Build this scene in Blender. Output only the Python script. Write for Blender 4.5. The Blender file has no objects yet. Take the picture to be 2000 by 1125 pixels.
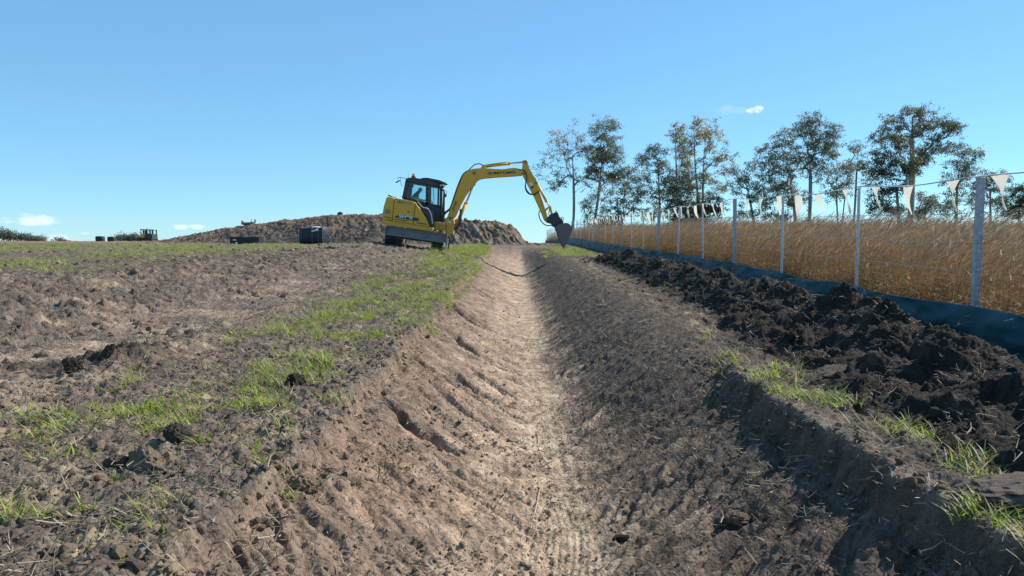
import bpy, bmesh, math, random
import numpy as np
from mathutils import Vector, Matrix, Euler

scene = bpy.context.scene
C = scene.collection
# ------------------------------------------------------------------ camera, sky, sun, exposure
EYE = 1.7
F = 1540.0                       # focal length in photograph pixels (2000 wide)
HY = 470.0                       # image row of the horizon
PITCH = math.atan((562.5 - HY) / F)
cam_d = bpy.data.cameras.new('camera'); cam = bpy.data.objects.new('camera', cam_d); C.objects.link(cam)
cam_d.sensor_width = 36; cam_d.lens = 36 * F / 2000; cam_d.clip_start = 0.05; cam_d.clip_end = 5000
cam.location = (0, 0, EYE); cam.rotation_euler = (math.pi / 2 - PITCH, 0, 0)
scene.camera = cam
SUN_AZ, SUN_EL = math.radians(62), math.radians(39)      # azimuth clockwise from +Y (view direction)
SKY_STRENGTH, SUN_STRENGTH = 0.098, 5.0
vs = scene.view_settings
vs.view_transform = 'Standard'; vs.look = 'None'; vs.gamma = 1; vs.use_curve_mapping = False; vs.exposure = 0.46
sd = bpy.data.lights.new('sun', 'SUN'); sd.energy = SUN_STRENGTH; sd.angle = math.radians(0.5); sd.color = (1, 0.95, 0.87)
sun = bpy.data.objects.new('sun', sd); C.objects.link(sun)
sv = Vector((math.sin(SUN_AZ) * math.cos(SUN_EL), math.cos(SUN_AZ) * math.cos(SUN_EL), math.sin(SUN_EL)))
sun.rotation_euler = sv.to_track_quat('Z', 'Y').to_euler(); sun.location = (30, 20, 40)

def ray(x, y):
    cx, cy = (x - 1000) / F, (562.5 - y) / F
    c, s = math.cos(PITCH), math.sin(PITCH)
    return Vector((cx, c + cy * s, -s + cy * c))
def px(x, y, Y):                 # point seen at photograph pixel (x, y) that lies at distance Y
    d = ray(x, y); return Vector((0, 0, EYE)) + d * (Y / d.y)

world = bpy.data.worlds.new('World'); scene.world = world; world.use_nodes = True
def build_world():
    nt = world.node_tree; N = nt.nodes; L = nt.links; N.clear()
    out = N.new('ShaderNodeOutputWorld'); bg = N.new('ShaderNodeBackground'); bg.inputs['Strength'].default_value = SKY_STRENGTH
    sky = N.new('ShaderNodeTexSky'); sky.sky_type = 'NISHITA'; sky.sun_disc = False
    sky.sun_elevation = SUN_EL; sky.sun_rotation = SUN_AZ; sky.altitude = 100
    sky.air_density = 0.85; sky.dust_density = 0.0; sky.ozone_density = 4.0
    tc = N.new('ShaderNodeTexCoord')
    noi = N.new('ShaderNodeTexNoise'); noi.inputs['Scale'].default_value = 55; noi.inputs['Detail'].default_value = 6
    noi.inputs['Roughness'].default_value = 0.62
    mp = N.new('ShaderNodeMapping'); mp.inputs['Scale'].default_value = (1, 1, 2.2)
    L.new(tc.outputs['Generated'], mp.inputs['Vector']); L.new(mp.outputs[0], noi.inputs['Vector'])
    def math_n(op, a, b=None):
        m = N.new('ShaderNodeMath'); m.operation = op
        for i, v in enumerate((a, b)):
            if v is None: continue
            if isinstance(v, (int, float)): m.inputs[i].default_value = v
            else: L.new(v, m.inputs[i])
        return m.outputs[0]
    def dot(vec):
        m = N.new('ShaderNodeVectorMath'); m.operation = 'DOT_PRODUCT'; L.new(tc.outputs['Generated'], m.inputs[0]); m.inputs[1].default_value = vec
        return m.outputs['Value']
    total = None
    # small fair-weather clouds: pixel centre, half width, half height, opacity
    for (x, y, hw, hh, op) in [(68, 430, 50, 11, .62), (18, 433, 22, 8, .4), (118, 464, 34, 7, .6), (352, 444, 22, 5.5, .65),
                               (385, 443, 20, 5, .5), (1476, 214, 18, 8, .95), (1428, 214, 36, 10, .16), (168, 456, 18, 4, .3)]:
        d = ray(x, y).normalized(); r = d.cross(Vector((0, 0, 1))).normalized(); u = r.cross(d)
        a = math_n('DIVIDE', dot(r), hw / F); b = math_n('DIVIDE', dot(u), hh / F)
        rr = math_n('ADD', math_n('MULTIPLY', a, a), math_n('MULTIPLY', b, b))
        k = math_n('ADD', math_n('SUBTRACT', 1.0, rr), math_n('MULTIPLY', math_n('SUBTRACT', noi.outputs['Fac'], 0.52), 3.6))
        mr = N.new('ShaderNodeMapRange'); mr.interpolation_type = 'SMOOTHSTEP'; mr.inputs['From Min'].default_value = 0.05; mr.inputs['From Max'].default_value = 1.0
        L.new(k, mr.inputs['Value'])
        fr = N.new('ShaderNodeMapRange'); fr.inputs['From Min'].default_value = 2.2; fr.inputs['From Max'].default_value = 1.0; L.new(rr, fr.inputs['Value'])
        front = math_n('GREATER_THAN', dot(d), 0.5)
        m = math_n('MULTIPLY', math_n('MULTIPLY', math_n('MULTIPLY', mr.outputs[0], op), front), fr.outputs[0])
        total = m if total is None else math_n('MAXIMUM', total, m)
    mix = N.new('ShaderNodeMix'); mix.data_type = 'RGBA'
    L.new(total, mix.inputs['Factor'])
    tint = N.new('ShaderNodeMix'); tint.data_type = 'RGBA'; tint.blend_type = 'MULTIPLY'; tint.inputs['Factor'].default_value = 1
    tint.inputs[7].default_value = (0.77, 1.04, 1.10, 1)
    L.new(sky.outputs[0], tint.inputs[6])
    even = N.new('ShaderNodeMix'); even.data_type = 'RGBA'; even.inputs['Factor'].default_value = .36      # a very even, clear winter sky
    even.inputs[7].default_value = (2.3, 5.3, 8.4, 1); L.new(tint.outputs[2], even.inputs[6])
    L.new(even.outputs[2], mix.inputs[6]); mix.inputs[7].default_value = (8.0, 8.4, 8.7, 1)
    L.new(mix.outputs[2], bg.inputs['Color']); L.new(bg.outputs[0], out.inputs['Surface'])
build_world()

# ------------------------------------------------------------------ noise
_rng = np.random.RandomState(7)
_perm = _rng.permutation(256); _perm = np.concatenate([_perm, _perm, _perm])
_ga = _rng.rand(256) * 2 * np.pi; _gx, _gy = np.cos(_ga), np.sin(_ga)
def pn(x, y, seed=0):
    x = np.asarray(x, dtype=np.float64) + seed * 17.31; y = np.asarray(y, dtype=np.float64) - seed * 9.77
    xi = np.floor(x).astype(np.int64); yi = np.floor(y).astype(np.int64); xf = x - xi; yf = y - yi
    u = xf * xf * xf * (xf * (xf * 6 - 15) + 10); v = yf * yf * yf * (yf * (yf * 6 - 15) + 10)
    X0 = xi & 255; X1 = (xi + 1) & 255; Y0 = yi & 255; Y1 = (yi + 1) & 255
    def g(a, b, fx, fy):
        h = _perm[_perm[a] + b]; return _gx[h] * fx + _gy[h] * fy
    n00 = g(X0, Y0, xf, yf); n10 = g(X1, Y0, xf - 1, yf); n01 = g(X0, Y1, xf, yf - 1); n11 = g(X1, Y1, xf - 1, yf - 1)
    a = n00 + u * (n10 - n00); b = n01 + u * (n11 - n01)
    return 1.5 * (a + v * (b - a))
def fbm(x, y, o=3, seed=0, lac=2.03, gain=0.5):
    t = 0; a = 1
    for i in range(o): t = t + a * pn(x * lac**i, y * lac**i, seed + i); a *= gain
    return t
def billow(x, y, o=3, seed=0, gain=0.55):
    t = 0; a = 1
    for i in range(o): t = t + a * (np.abs(pn(x * 2.1**i, y * 2.1**i, seed + i)) * 2 - 0.6); a *= gain
    return t
def ss(a, b, x):
    t = np.clip((x - a) / (b - a), 0, 1); return t * t * (3 - 2 * t)
def table(xs, ys, smooth=1.2):
    g = np.linspace(0, 1000, 5001); v = np.interp(g, xs, ys)
    k = np.exp(-0.5 * (np.arange(-15, 16) * 0.2 / smooth) ** 2); k /= k.sum()
    v = np.convolve(np.pad(v, 15, 'edge'), k, 'valid')
    return lambda y: np.interp(y, g, v)

# ------------------------------------------------------------------ lie of the land (heights relative to the eye)
gR = table([0, 8, 11, 14.3, 17.3, 26.6, 47, 61, 99, 130, 200, 400, 1000], [-1.2, -1.175, -1.13, -1.04, -.95, -.82, -.5, -.28, -.32, -.6, -2, -6, -16])
gC = table([0, 5, 14, 31, 45, 60, 99, 130, 200, 400, 1000], [-1.18, -1.15, -1.0, -.6, -.28, -.22, -.25, -.5, -2, -6, -16])
gL = table([0, 5, 10, 15, 27, 40, 53, 80, 112, 150, 200, 400, 1000], [-.78, -.66, -.56, -.5, -.32, -.24, -.25, -.17, -.1, -.6, -2, -6, -16])
EX, EY_, ROLL = -3.70, 31.0, math.radians(8)
EXZ = -(484 - 470) / F * EY_                                 # excavator ground height relative to the eye
def base(X, Y):
    c, r, l = gC(Y), gR(Y), gL(Y)
    h = c + (r - c) * np.clip(X / 4.9, 0, 1)
    tn = ss(4.3, 8.6, -X); tf = np.clip((-X - 1.3) / 4.2, 0, 1); w = ss(12, 25, Y)
    t = tn * (1 - w) + tf * w
    h = h + (l - c) * t * (X < 0)
    plane = EXZ - math.tan(ROLL) * 0.95 * (X - EX)
    m = (1 - ss(1.4, 2.6, np.abs(X - EX))) * (1 - ss(1.9, 4.5, np.abs(Y - EY_)))
    return h * (1 - m) + plane * m
def ditch(X, Y):
    """returns drop below the base, wall masks (left, right), floor mask"""
    dep = 0.70 * (1 - ss(39, 47, Y))
    xl = -1.22 + 0.10 * pn(Y * 0.8, 0 * Y, 3) + 0.05 * pn(Y * 3.1, 0 * Y + 4, 4) + .035 * pn(Y * 11, 0 * Y, 14)
    near = 1 - ss(6.6, 8.2, Y)
    xr = 2.2 - 0.22 * near + 0.05 * pn(Y * 0.9, 0 * Y + 9, 5) + 0.06 * pn(Y * 3.7, 0 * Y + 2, 6) + .035 * pn(Y * 10, 0 * Y, 15)
    fc = 0.30 + 0.10 * pn(Y * 0.35, 0 * Y + 1, 8)
    fl, fr = fc - 0.09, fc + 0.12
    sl = np.clip((X - xl) / (fl - xl), 0, 1); sr = np.clip((xr - X) / (xr - fr), 0, 1)
    pl = 0.15 * ss(0, .06, sl) + 0.85 * (1 - (1 - sl) ** 1.22)
    prf = 1 - (1 - ss(0, 1, sr * .5 + .0) / ss(0, 1, np.array(.5))) ** 1.35
    prn = 0.22 * ss(0.0, 0.10, sr) + 0.78 * (1 - (1 - sr) ** 1.2)
    pr = prf * (1 - near) + prn * near
    p = np.minimum(pl, pr)
    wl = ss(0, .05, sl) * (1 - ss(.86, 1, sl)) * (X < fc); wr = ss(0, .05, sr) * (1 - ss(.9, 1, sr)) * (X >= fc)
    fm = ss(.8, 1, sl) * ss(.84, 1, sr)
    return dep * p, wl, wr, fm, dep / 0.70, xl, xr
GOUGES = []          # (x0,y0,x1,y1,width,depth) scars of the bucket teeth on the ditch sides
for (a, b, wd, dp) in [((775, 815), (900, 890), .085, .15), ((735, 768), (790, 815), .05, .08), ((884, 652), (922, 688), .10, .11), ((880, 596), (935, 640), .10, .10),
                       ((800, 690), (868, 735), .05, .06), ((900, 690), (985, 722), .06, .07), ((880, 745), (1000, 800), .05, .05), ((1182, 697), (1105, 738), .06, .08),
                       ((640, 800), (672, 835), .07, .10), ((1480, 1000), (1390, 1030), .07, .07), ((1330, 940), (1260, 965), .04, .05)]:
    P = []
    for q in (a, b):
        d = ray(*q); t = 3.0
        for _ in range(200):
            p = Vector((0, 0, 0)) + d * t; h = float(base(np.array(p.x), np.array(p.y)) - ditch(np.array([p.x]), np.array([p.y]))[0][0])
            if p.z < h: break
            t += 0.05 + t * .004
        P += [p.x, p.y]
    GOUGES.append(P + [wd, dp])
def detail(X, Y, full=True):
    drop, wl, wr, fm, dd, xl, xr = ditch(X, Y)
    h = base(X, Y) - drop
    inside = np.clip(wl + wr + fm, 0, 1) * dd
    out = 1 - inside
    wl = wl * dd; wr = wr * dd; fm = fm * dd
    far = 1 / (1 + (Y / 60) ** 2)
    # scrape marks run down the sides and towards the camera
    cl, ll = (X + Y) * .7071, (X - Y) * .7071
    wv = 0.25 * pn(X * .7, Y * .7, 40) + .07 * pn(X * 2.6, Y * 2.6, 42); irr = ss(-.45, .45, pn(X * .9, Y * .55, 44))
    gl = fbm((cl + wv) * 5.2, ll * 0.45, 3, 20, gain=.66); gr_ = fbm((ll + wv) * 6.4, cl * 0.42, 3, 26, gain=.7)
    fine_l = pn(cl * 30, ll * 1.6, 31); fine_r = pn(ll * 30, cl * 1.5, 33)
    mid_l = fbm((cl + wv * .3) * 12, ll * .8, 2, 35); mid_r = fbm((ll + wv * .3) * 12, cl * .8, 2, 37)
    h = h + wl * .012 * mid_l + wr * .018 * mid_r
    h = h + wl * ((.012 + 0.040 * irr) * (gl - .5 * np.abs(gl)) + 0.013 * fine_l) + wr * ((.012 + 0.030 * irr) * (gr_ - .5 * np.abs(gr_)) + 0.014 * fine_r)
    # regions of roughness
    strip = out * ss(-3.6, -3.1, X) * (1 - ss(-1.3, -1.1, X))
    scrape = out * ss(-5.6, -5.0, X) * (1 - ss(-3.5, -3.0, X)) * (1 - ss(18, 26, Y))
    batter = out * ss(-9.0, -7.5, X) * (1 - ss(-5.4, -4.8, X)) * (1 - ss(24, 34, Y))
    batter = np.clip(batter + .8 * out * (X < -1.3) * (X > -9.5) * ss(16, 22, Y) * (1 - ss(40, 50, Y)), 0, 1)
    field = out * (1 - ss(-10, -8, X))
    right = out * ss(1.9, 2.3, X)
    amp = 0.35 * strip + .22 * scrape + .8 * batter + .6 * field + .45 * right + .16 * (wl + wr) + .12 * fm
    big = billow(X * 1.3, Y * 1.3, 2, 50); mid = billow(X * 3.6, Y * 3.6, 2, 54); sm = billow(X * 10, Y * 10, 2, 58)
    h = h + amp * (0.045 * big + 0.06 * mid) + (0.40 + amp * 1.1) * 0.026 * sm
    fi = pn(X * 38, Y * 38, 62)
    h = h + (0.009 + .010 * batter + .009 * strip) * fi * (1 - ss(14, 24, Y))
    sod = np.exp(-(((X + 3.55) / .42) ** 2 + ((Y - 7.05) / .33) ** 2)) + .7 * np.exp(-(((X + 4.35) / .5) ** 2 + ((Y - 6.7) / .25) ** 2))
    h = h + sod * (.10 + .05 * billow(X * 7, Y * 7, 2, 64))
    h = h + field * 0.10 * fbm(X * .25, Y * .25, 2, 66)
    # tyre / track windrow beside the scraped strip
    h = h + 0.10 * out * np.exp(-((X + 3.35 + .15 * pn(Y * .9, Y * 0, 70)) / .22) ** 2) * ss(-.25, .35, pn(Y * .8, Y * 0 + 3, 71)) * (1 - ss(15, 20, Y))
    h = h + 0.05 * out * np.exp(-((X + 5.6 + .3 * pn(Y * .5, Y * 0, 72)) / .35) ** 2) * (1 - ss(22, 30, Y))
    # cleat marks left by tracks on the scraped strip
    h = h + scrape * 0.012 * np.sin((Y + .35 * X) * 42) * ss(0, .4, pn(X * .9, Y * .35, 74))
    h = h + fm * 0.006 * np.sin((X + .06 * np.sin(Y * 2.2)) * 150) * ss(-.05, .25, pn(X * 1.2, Y * .6, 75)) * (1 - ss(7, 9, Y))
    for (x0, y0, x1, y1, wd, dp) in GOUGES:
        dx, dy = x1 - x0, y1 - y0; ln = math.hypot(dx, dy) + 1e-6; ux, uy = dx / ln, dy / ln
        s = (X - x0) * ux + (Y - y0) * uy; q = (X - x0) * -uy + (Y - y0) * ux + 0.03 * pn(X * 7, Y * 7, 80)
        m = np.exp(-(q / wd) ** 4) * ss(-.05, .06, s) * (1 - ss(ln - .08, ln + .04, s))
        h = h - 1.35 * dp * m
    return h, dict(wl=wl, wr=wr, fm=fm, strip=strip, scrape=scrape, batter=batter, field=field, right=right, gl=gl, gr=gr_, big=big, mid=mid, sm=sm, fi=fi, out=out, sod=np.clip(sod, 0, 1))
def ground_z(x, y):
    x = np.atleast_1d(np.asarray(x, float)); y = np.atleast_1d(np.asarray(y, float))
    return detail(x, y)[0] + EYE
def gz(x, y): return float(ground_z(x, y)[0])

# ------------------------------------------------------------------ materials
def new_mat(name):
    m = bpy.data.materials.new(name); m.use_nodes = True
    return m, m.node_tree.nodes, m.node_tree.links, m.node_tree.nodes['Principled BSDF']
def plain(name, col, rough=.6, metal=0, var=.12, scale=8, bump=0, spec=.5):
    m, N, L, b = new_mat(name)
    b.inputs['Roughness'].default_value = rough; b.inputs['Metallic'].default_value = metal; b.inputs['Specular IOR Level'].default_value = spec
    tc = N.new('ShaderNodeTexCoord'); no = N.new('ShaderNodeTexNoise'); no.inputs['Scale'].default_value = scale; no.inputs['Detail'].default_value = 6; no.inputs['Roughness'].default_value = .65
    L.new(tc.outputs['Object'], no.inputs['Vector'])
    mx = N.new('ShaderNodeMix'); mx.data_type = 'RGBA'
    mx.inputs[6].default_value = (*[c * (1 - var) for c in col], 1); mx.inputs[7].default_value = (*[min(1, c * (1 + var)) for c in col], 1)
    mr = N.new('ShaderNodeMapRange'); mr.inputs['From Min'].default_value = .3; mr.inputs['From Max'].default_value = .7
    L.new(no.outputs['Fac'], mr.inputs['Value']); L.new(mr.outputs[0], mx.inputs['Factor']); L.new(mx.outputs[2], b.inputs['Base Color'])
    if bump:
        bp = N.new('ShaderNodeBump'); bp.inputs['Strength'].default_value = bump; bp.inputs['Distance'].default_value = .01
        L.new(no.outputs['Fac'], bp.inputs['Height']); L.new(bp.outputs[0], b.inputs['Normal'])
    return m
def dusty(name, col, dust=(.30, .24, .17), amt=.35, rough=.45, scale=3.5, zlo=0., zhi=1.0):
    """painted metal with dried soil that lies in blotches"""
    m, N, L, b = new_mat(name); b.inputs['Roughness'].default_value = rough
    tc = N.new('ShaderNodeTexCoord'); no = N.new('ShaderNodeTexNoise'); no.inputs['Scale'].default_value = scale; no.inputs['Detail'].default_value = 8; no.inputs['Roughness'].default_value = .7
    L.new(tc.outputs['Object'], no.inputs['Vector'])
    mr = N.new('ShaderNodeMapRange'); mr.inputs['From Min'].default_value = .42; mr.inputs['From Max'].default_value = .78; mr.inputs['To Max'].default_value = amt
    L.new(no.outputs['Fac'], mr.inputs['Value'])
    mx = N.new('ShaderNodeMix'); mx.data_type = 'RGBA'; mx.inputs[6].default_value = (*col, 1); mx.inputs[7].default_value = (*dust, 1)
    L.new(mr.outputs[0], mx.inputs['Factor']); L.new(mx.outputs[2], b.inputs['Base Color'])
    m2 = N.new('ShaderNodeMath'); m2.operation = 'MULTIPLY_ADD'; m2.inputs[1].default_value = .5; m2.inputs[2].default_value = rough; L.new(mr.outputs[0], m2.inputs[0]); L.new(m2.outputs[0], b.inputs['Roughness'])
    return m
def soil_mat(name, grain=70, bump=.6, lo=.62, hi=1.38):
    m, N, L, b = new_mat(name); b.inputs['Roughness'].default_value = .95; b.inputs['Specular IOR Level'].default_value = .15
    at = N.new('ShaderNodeAttribute'); at.attribute_name = 'Col'
    tc = N.new('ShaderNodeTexCoord')
    n1 = N.new('ShaderNodeTexNoise'); n1.inputs['Scale'].default_value = grain; n1.inputs['Detail'].default_value = 5; n1.inputs['Roughness'].default_value = .7
    n2 = N.new('ShaderNodeTexVoronoi'); n2.inputs['Scale'].default_value = grain * .55
    n3 = N.new('ShaderNodeTexNoise'); n3.inputs['Scale'].default_value = grain * .12; n3.inputs['Detail'].default_value = 6
    for n in (n1, n2, n3): L.new(tc.outputs['Object'], n.inputs['Vector'])
    mr = N.new('ShaderNodeMapRange'); mr.inputs['From Min'].default_value = .3; mr.inputs['From Max'].default_value = .7; mr.inputs['To Min'].default_value = lo; mr.inputs['To Max'].default_value = hi
    L.new(n1.outputs['Fac'], mr.inputs['Value'])
    mr3 = N.new('ShaderNodeMapRange'); mr3.inputs['From Min'].default_value = .3; mr3.inputs['From Max'].default_value = .7; mr3.inputs['To Min'].default_value = .75; mr3.inputs['To Max'].default_value = 1.25
    L.new(n3.outputs['Fac'], mr3.inputs['Value'])
    mm = N.new('ShaderNodeMath'); mm.operation = 'MULTIPLY'; L.new(mr.outputs[0], mm.inputs[0]); L.new(mr3.outputs[0], mm.inputs[1])
    vm = N.new('ShaderNodeVectorMath'); vm.operation = 'SCALE'; L.new(at.outputs['Color'], vm.inputs[0]); L.new(mm.outputs[0], vm.inputs['Scale'])
    L.new(vm.outputs[0], b.inputs['Base Color'])
    ad = N.new('ShaderNodeMath'); ad.operation = 'ADD'; L.new(n1.outputs['Fac'], ad.inputs[0]); L.new(n2.outputs['Distance'], ad.inputs[1])
    bp = N.new('ShaderNodeBump'); bp.inputs['Strength'].default_value = bump; bp.inputs['Distance'].default_value = .022
    L.new(ad.outputs[0], bp.inputs['Height']); L.new(bp.outputs[0], b.inputs['Normal'])
    return m
def leaf_mat(name, trans=.35, rough=.55, attr=True, col=(.1, .1, .05)):
    m, N, L, b = new_mat(name); b.inputs['Roughness'].default_value = rough; b.inputs['Specular IOR Level'].default_value = .3
    tr = N.new('ShaderNodeBsdfTranslucent'); mx = N.new('ShaderNodeMixShader'); mx.inputs[0].default_value = trans
    if attr:
        at = N.new('ShaderNodeAttribute'); at.attribute_name = 'Col'; L.new(at.outputs['Color'], b.inputs['Base Color']); L.new(at.outputs['Color'], tr.inputs['Color'])
    else:
        b.inputs['Base Color'].default_value = (*col, 1); tr.inputs['Color'].default_value = (*col, 1)
    L.new(b.outputs[0], mx.inputs[1]); L.new(tr.outputs[0], mx.inputs[2]); L.new(mx.outputs[0], N['Material Output'].inputs['Surface'])
    return m

# ------------------------------------------------------------------ mesh helpers
def tag(o, label=None, cat=None, group=None, kind=None):
    if label: o['label'] = label
    if cat: o['category'] = cat
    if group: o['group'] = group
    if kind: o['kind'] = kind
    return o
def np_mesh(name, V, faces, mat=None, col=None, smooth=True, parent=None):
    """V (n,3); faces (m,k) array, all of one size"""
    me = bpy.data.meshes.new(name); V = np.asarray(V, np.float32); faces = np.asarray(faces, np.int32)
    me.vertices.add(len(V)); me.vertices.foreach_set('co', V.ravel())
    k = faces.shape[1]; me.loops.add(faces.size); me.loops.foreach_set('vertex_index', faces.ravel())
    me.polygons.add(len(faces)); me.polygons.foreach_set('loop_start', np.arange(len(faces), dtype=np.int32) * k)
    me.update(calc_edges=True)
    if smooth: me.polygons.foreach_set('use_smooth', np.ones(len(faces), bool))
    if col is not None:
        a = me.color_attributes.new('Col', 'FLOAT_COLOR', 'POINT'); c4 = np.ones((len(V), 4), np.float32); c4[:, :3] = col; a.data.foreach_set('color', c4.ravel())
    if mat: me.materials.append(mat)
    o = bpy.data.objects.new(name, me); o.parent = parent
    return o
def link(o): C.objects.link(o); return o
def grid_faces(r, c):
    i = np.arange(r * c).reshape(r, c)
    return np.stack([i[:-1, :-1].ravel(), i[:-1, 1:].ravel(), i[1:, 1:].ravel(), i[1:, :-1].ravel()], 1)
def empty(name, loc, parent=None):
    o = bpy.data.objects.new(name, None); C.objects.link(o); o.location = loc; o.parent = parent; o.empty_display_size = .2
    return o
class MB:
    """collects simple solids; build() links them as one mesh"""
    def __init__(s): s.bm = bmesh.new()
    def prism(s, poly, v0, v1, bevel=0, seg=1):          # poly: (u,w) outline in the u-w plane, extruded along v
        b = bmesh.new()
        f = b.faces.new([b.verts.new((u, v0, w)) for u, w in poly])
        r = bmesh.ops.extrude_face_region(b, geom=[f]); vs_ = [g for g in r['geom'] if isinstance(g, bmesh.types.BMVert)]
        bmesh.ops.translate(b, verts=vs_, vec=(0, v1 - v0, 0))
        bmesh.ops.recalc_face_normals(b, faces=b.faces)
        if bevel: bmesh.ops.bevel(b, geom=list(b.edges), offset=bevel, segments=seg, affect='EDGES', profile=.5, clamp_overlap=True)
        return s._merge(b)
    def _merge(s, b):
        me = bpy.data.meshes.new('tmp'); b.to_mesh(me); b.free(); s.bm.from_mesh(me); bpy.data.meshes.remove(me); return s
    def box(s, c, size, rot=None, bevel=0, seg=1):
        b = bmesh.new(); bmesh.ops.create_cube(b, size=1)
        bmesh.ops.scale(b, verts=b.verts, vec=size)
        if bevel: bmesh.ops.bevel(b, geom=list(b.edges), offset=bevel, segments=seg, affect='EDGES', clamp_overlap=True)
        if rot is not None: bmesh.ops.transform(b, matrix=rot.to_4x4(), verts=b.verts)
        bmesh.ops.translate(b, verts=b.verts, vec=c)
        return s._merge(b)
    def cyl(s, p0, p1, r, r2=None, seg=10):
        p0, p1 = Vector(p0), Vector(p1); d = p1 - p0; b = bmesh.new()
        bmesh.ops.create_cone(b, cap_ends=True, segments=seg, radius1=r, radius2=r if r2 is None else r2, depth=d.length)
        bmesh.ops.transform(b, matrix=Matrix.Translation((p0 + p1) / 2) @ d.to_track_quat('Z', 'Y').to_matrix().to_4x4(), verts=b.verts)
        return s._merge(b)
    def tube(s, pts, r, seg=6, sub=5):
        P = [Vector(p) for p in pts]; Q = []
        for i in range(len(P) - 1):                       # Catmull-Rom through the points
            a, b_, c, d = P[max(i - 1, 0)], P[i], P[i + 1], P[min(i + 2, len(P) - 1)]
            for k in range(sub):
                t = k / sub; Q.append(0.5 * ((2 * b_) + (c - a) * t + (2 * a - 5 * b_ + 4 * c - d) * t * t + (3 * b_ - a - 3 * c + d) * t ** 3))
        Q.append(P[-1]); rings = []; up = Vector((0, 1, 0.01))
        for i, q in enumerate(Q):
            t = (Q[min(i + 1, len(Q) - 1)] - Q[max(i - 1, 0)]).normalized(); x = t.cross(up)
            if x.length < 1e-3: x = t.cross(Vector((1, 0, 0)))
            x.normalize(); y = t.cross(x)
            rings.append([s.bm.verts.new(q + (x * math.cos(a) + y * math.sin(a)) * r) for a in [2 * math.pi * j / seg for j in range(seg)]])
        for a, b_ in zip(rings, rings[1:]):
            for j in range(seg): s.bm.faces.new((a[j], a[(j + 1) % seg], b_[(j + 1) % seg], b_[j]))
        s.bm.faces.new(rings[0][::-1]); s.bm.faces.new(rings[-1])
        return s
    def ball(s, c, r, scale=(1, 1, 1), sub=2):
        b = bmesh.new(); bmesh.ops.create_icosphere(b, subdivisions=sub, radius=r); bmesh.ops.scale(b, verts=b.verts, vec=scale); bmesh.ops.translate(b, verts=b.verts, vec=c)
        return s._merge(b)
    def face(s, pts):
        s.bm.faces.new([s.bm.verts.new(p) for p in pts]); return s
    def build_each(s, name, mat, parent=None, smooth=False):
        """every separate solid becomes an object of its own; returns the first"""
        left = set(s.bm.verts); first = None
        while left:
            isl = set(); st = [left.pop()]
            while st:
                v = st.pop(); isl.add(v)
                for e_ in v.link_edges:
                    w = e_.other_vert(v)
                    if w in left: left.discard(w); st.append(w)
            ix = {v: i for i, v in enumerate(isl)}; fs = {f for v in isl for f in v.link_faces}
            me = bpy.data.meshes.new(name); me.from_pydata([v.co[:] for v in isl], [], [[ix[v] for v in f.verts] for f in fs]); me.materials.append(mat)
            if smooth:
                for p in me.polygons: p.use_smooth = True
            o = bpy.data.objects.new(name, me); C.objects.link(o); o.parent = parent; first = first or o
        s.bm.free(); return first
    def build(s, name, mat, parent=None, smooth=False):
        me = bpy.data.meshes.new(name); s.bm.to_mesh(me); s.bm.free()
        if smooth:
            for p in me.polygons: p.use_smooth = True
        me.materials.append(mat); o = bpy.data.objects.new(name, me); C.objects.link(o); o.parent = parent
        return o
def pick(c, n):                                          # colour plus noise
    return np.asarray(c)[None, :] * n[:, None]
def lerp(a, b, t): return a * (1 - t[:, None]) + b * t[:, None]

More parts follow.
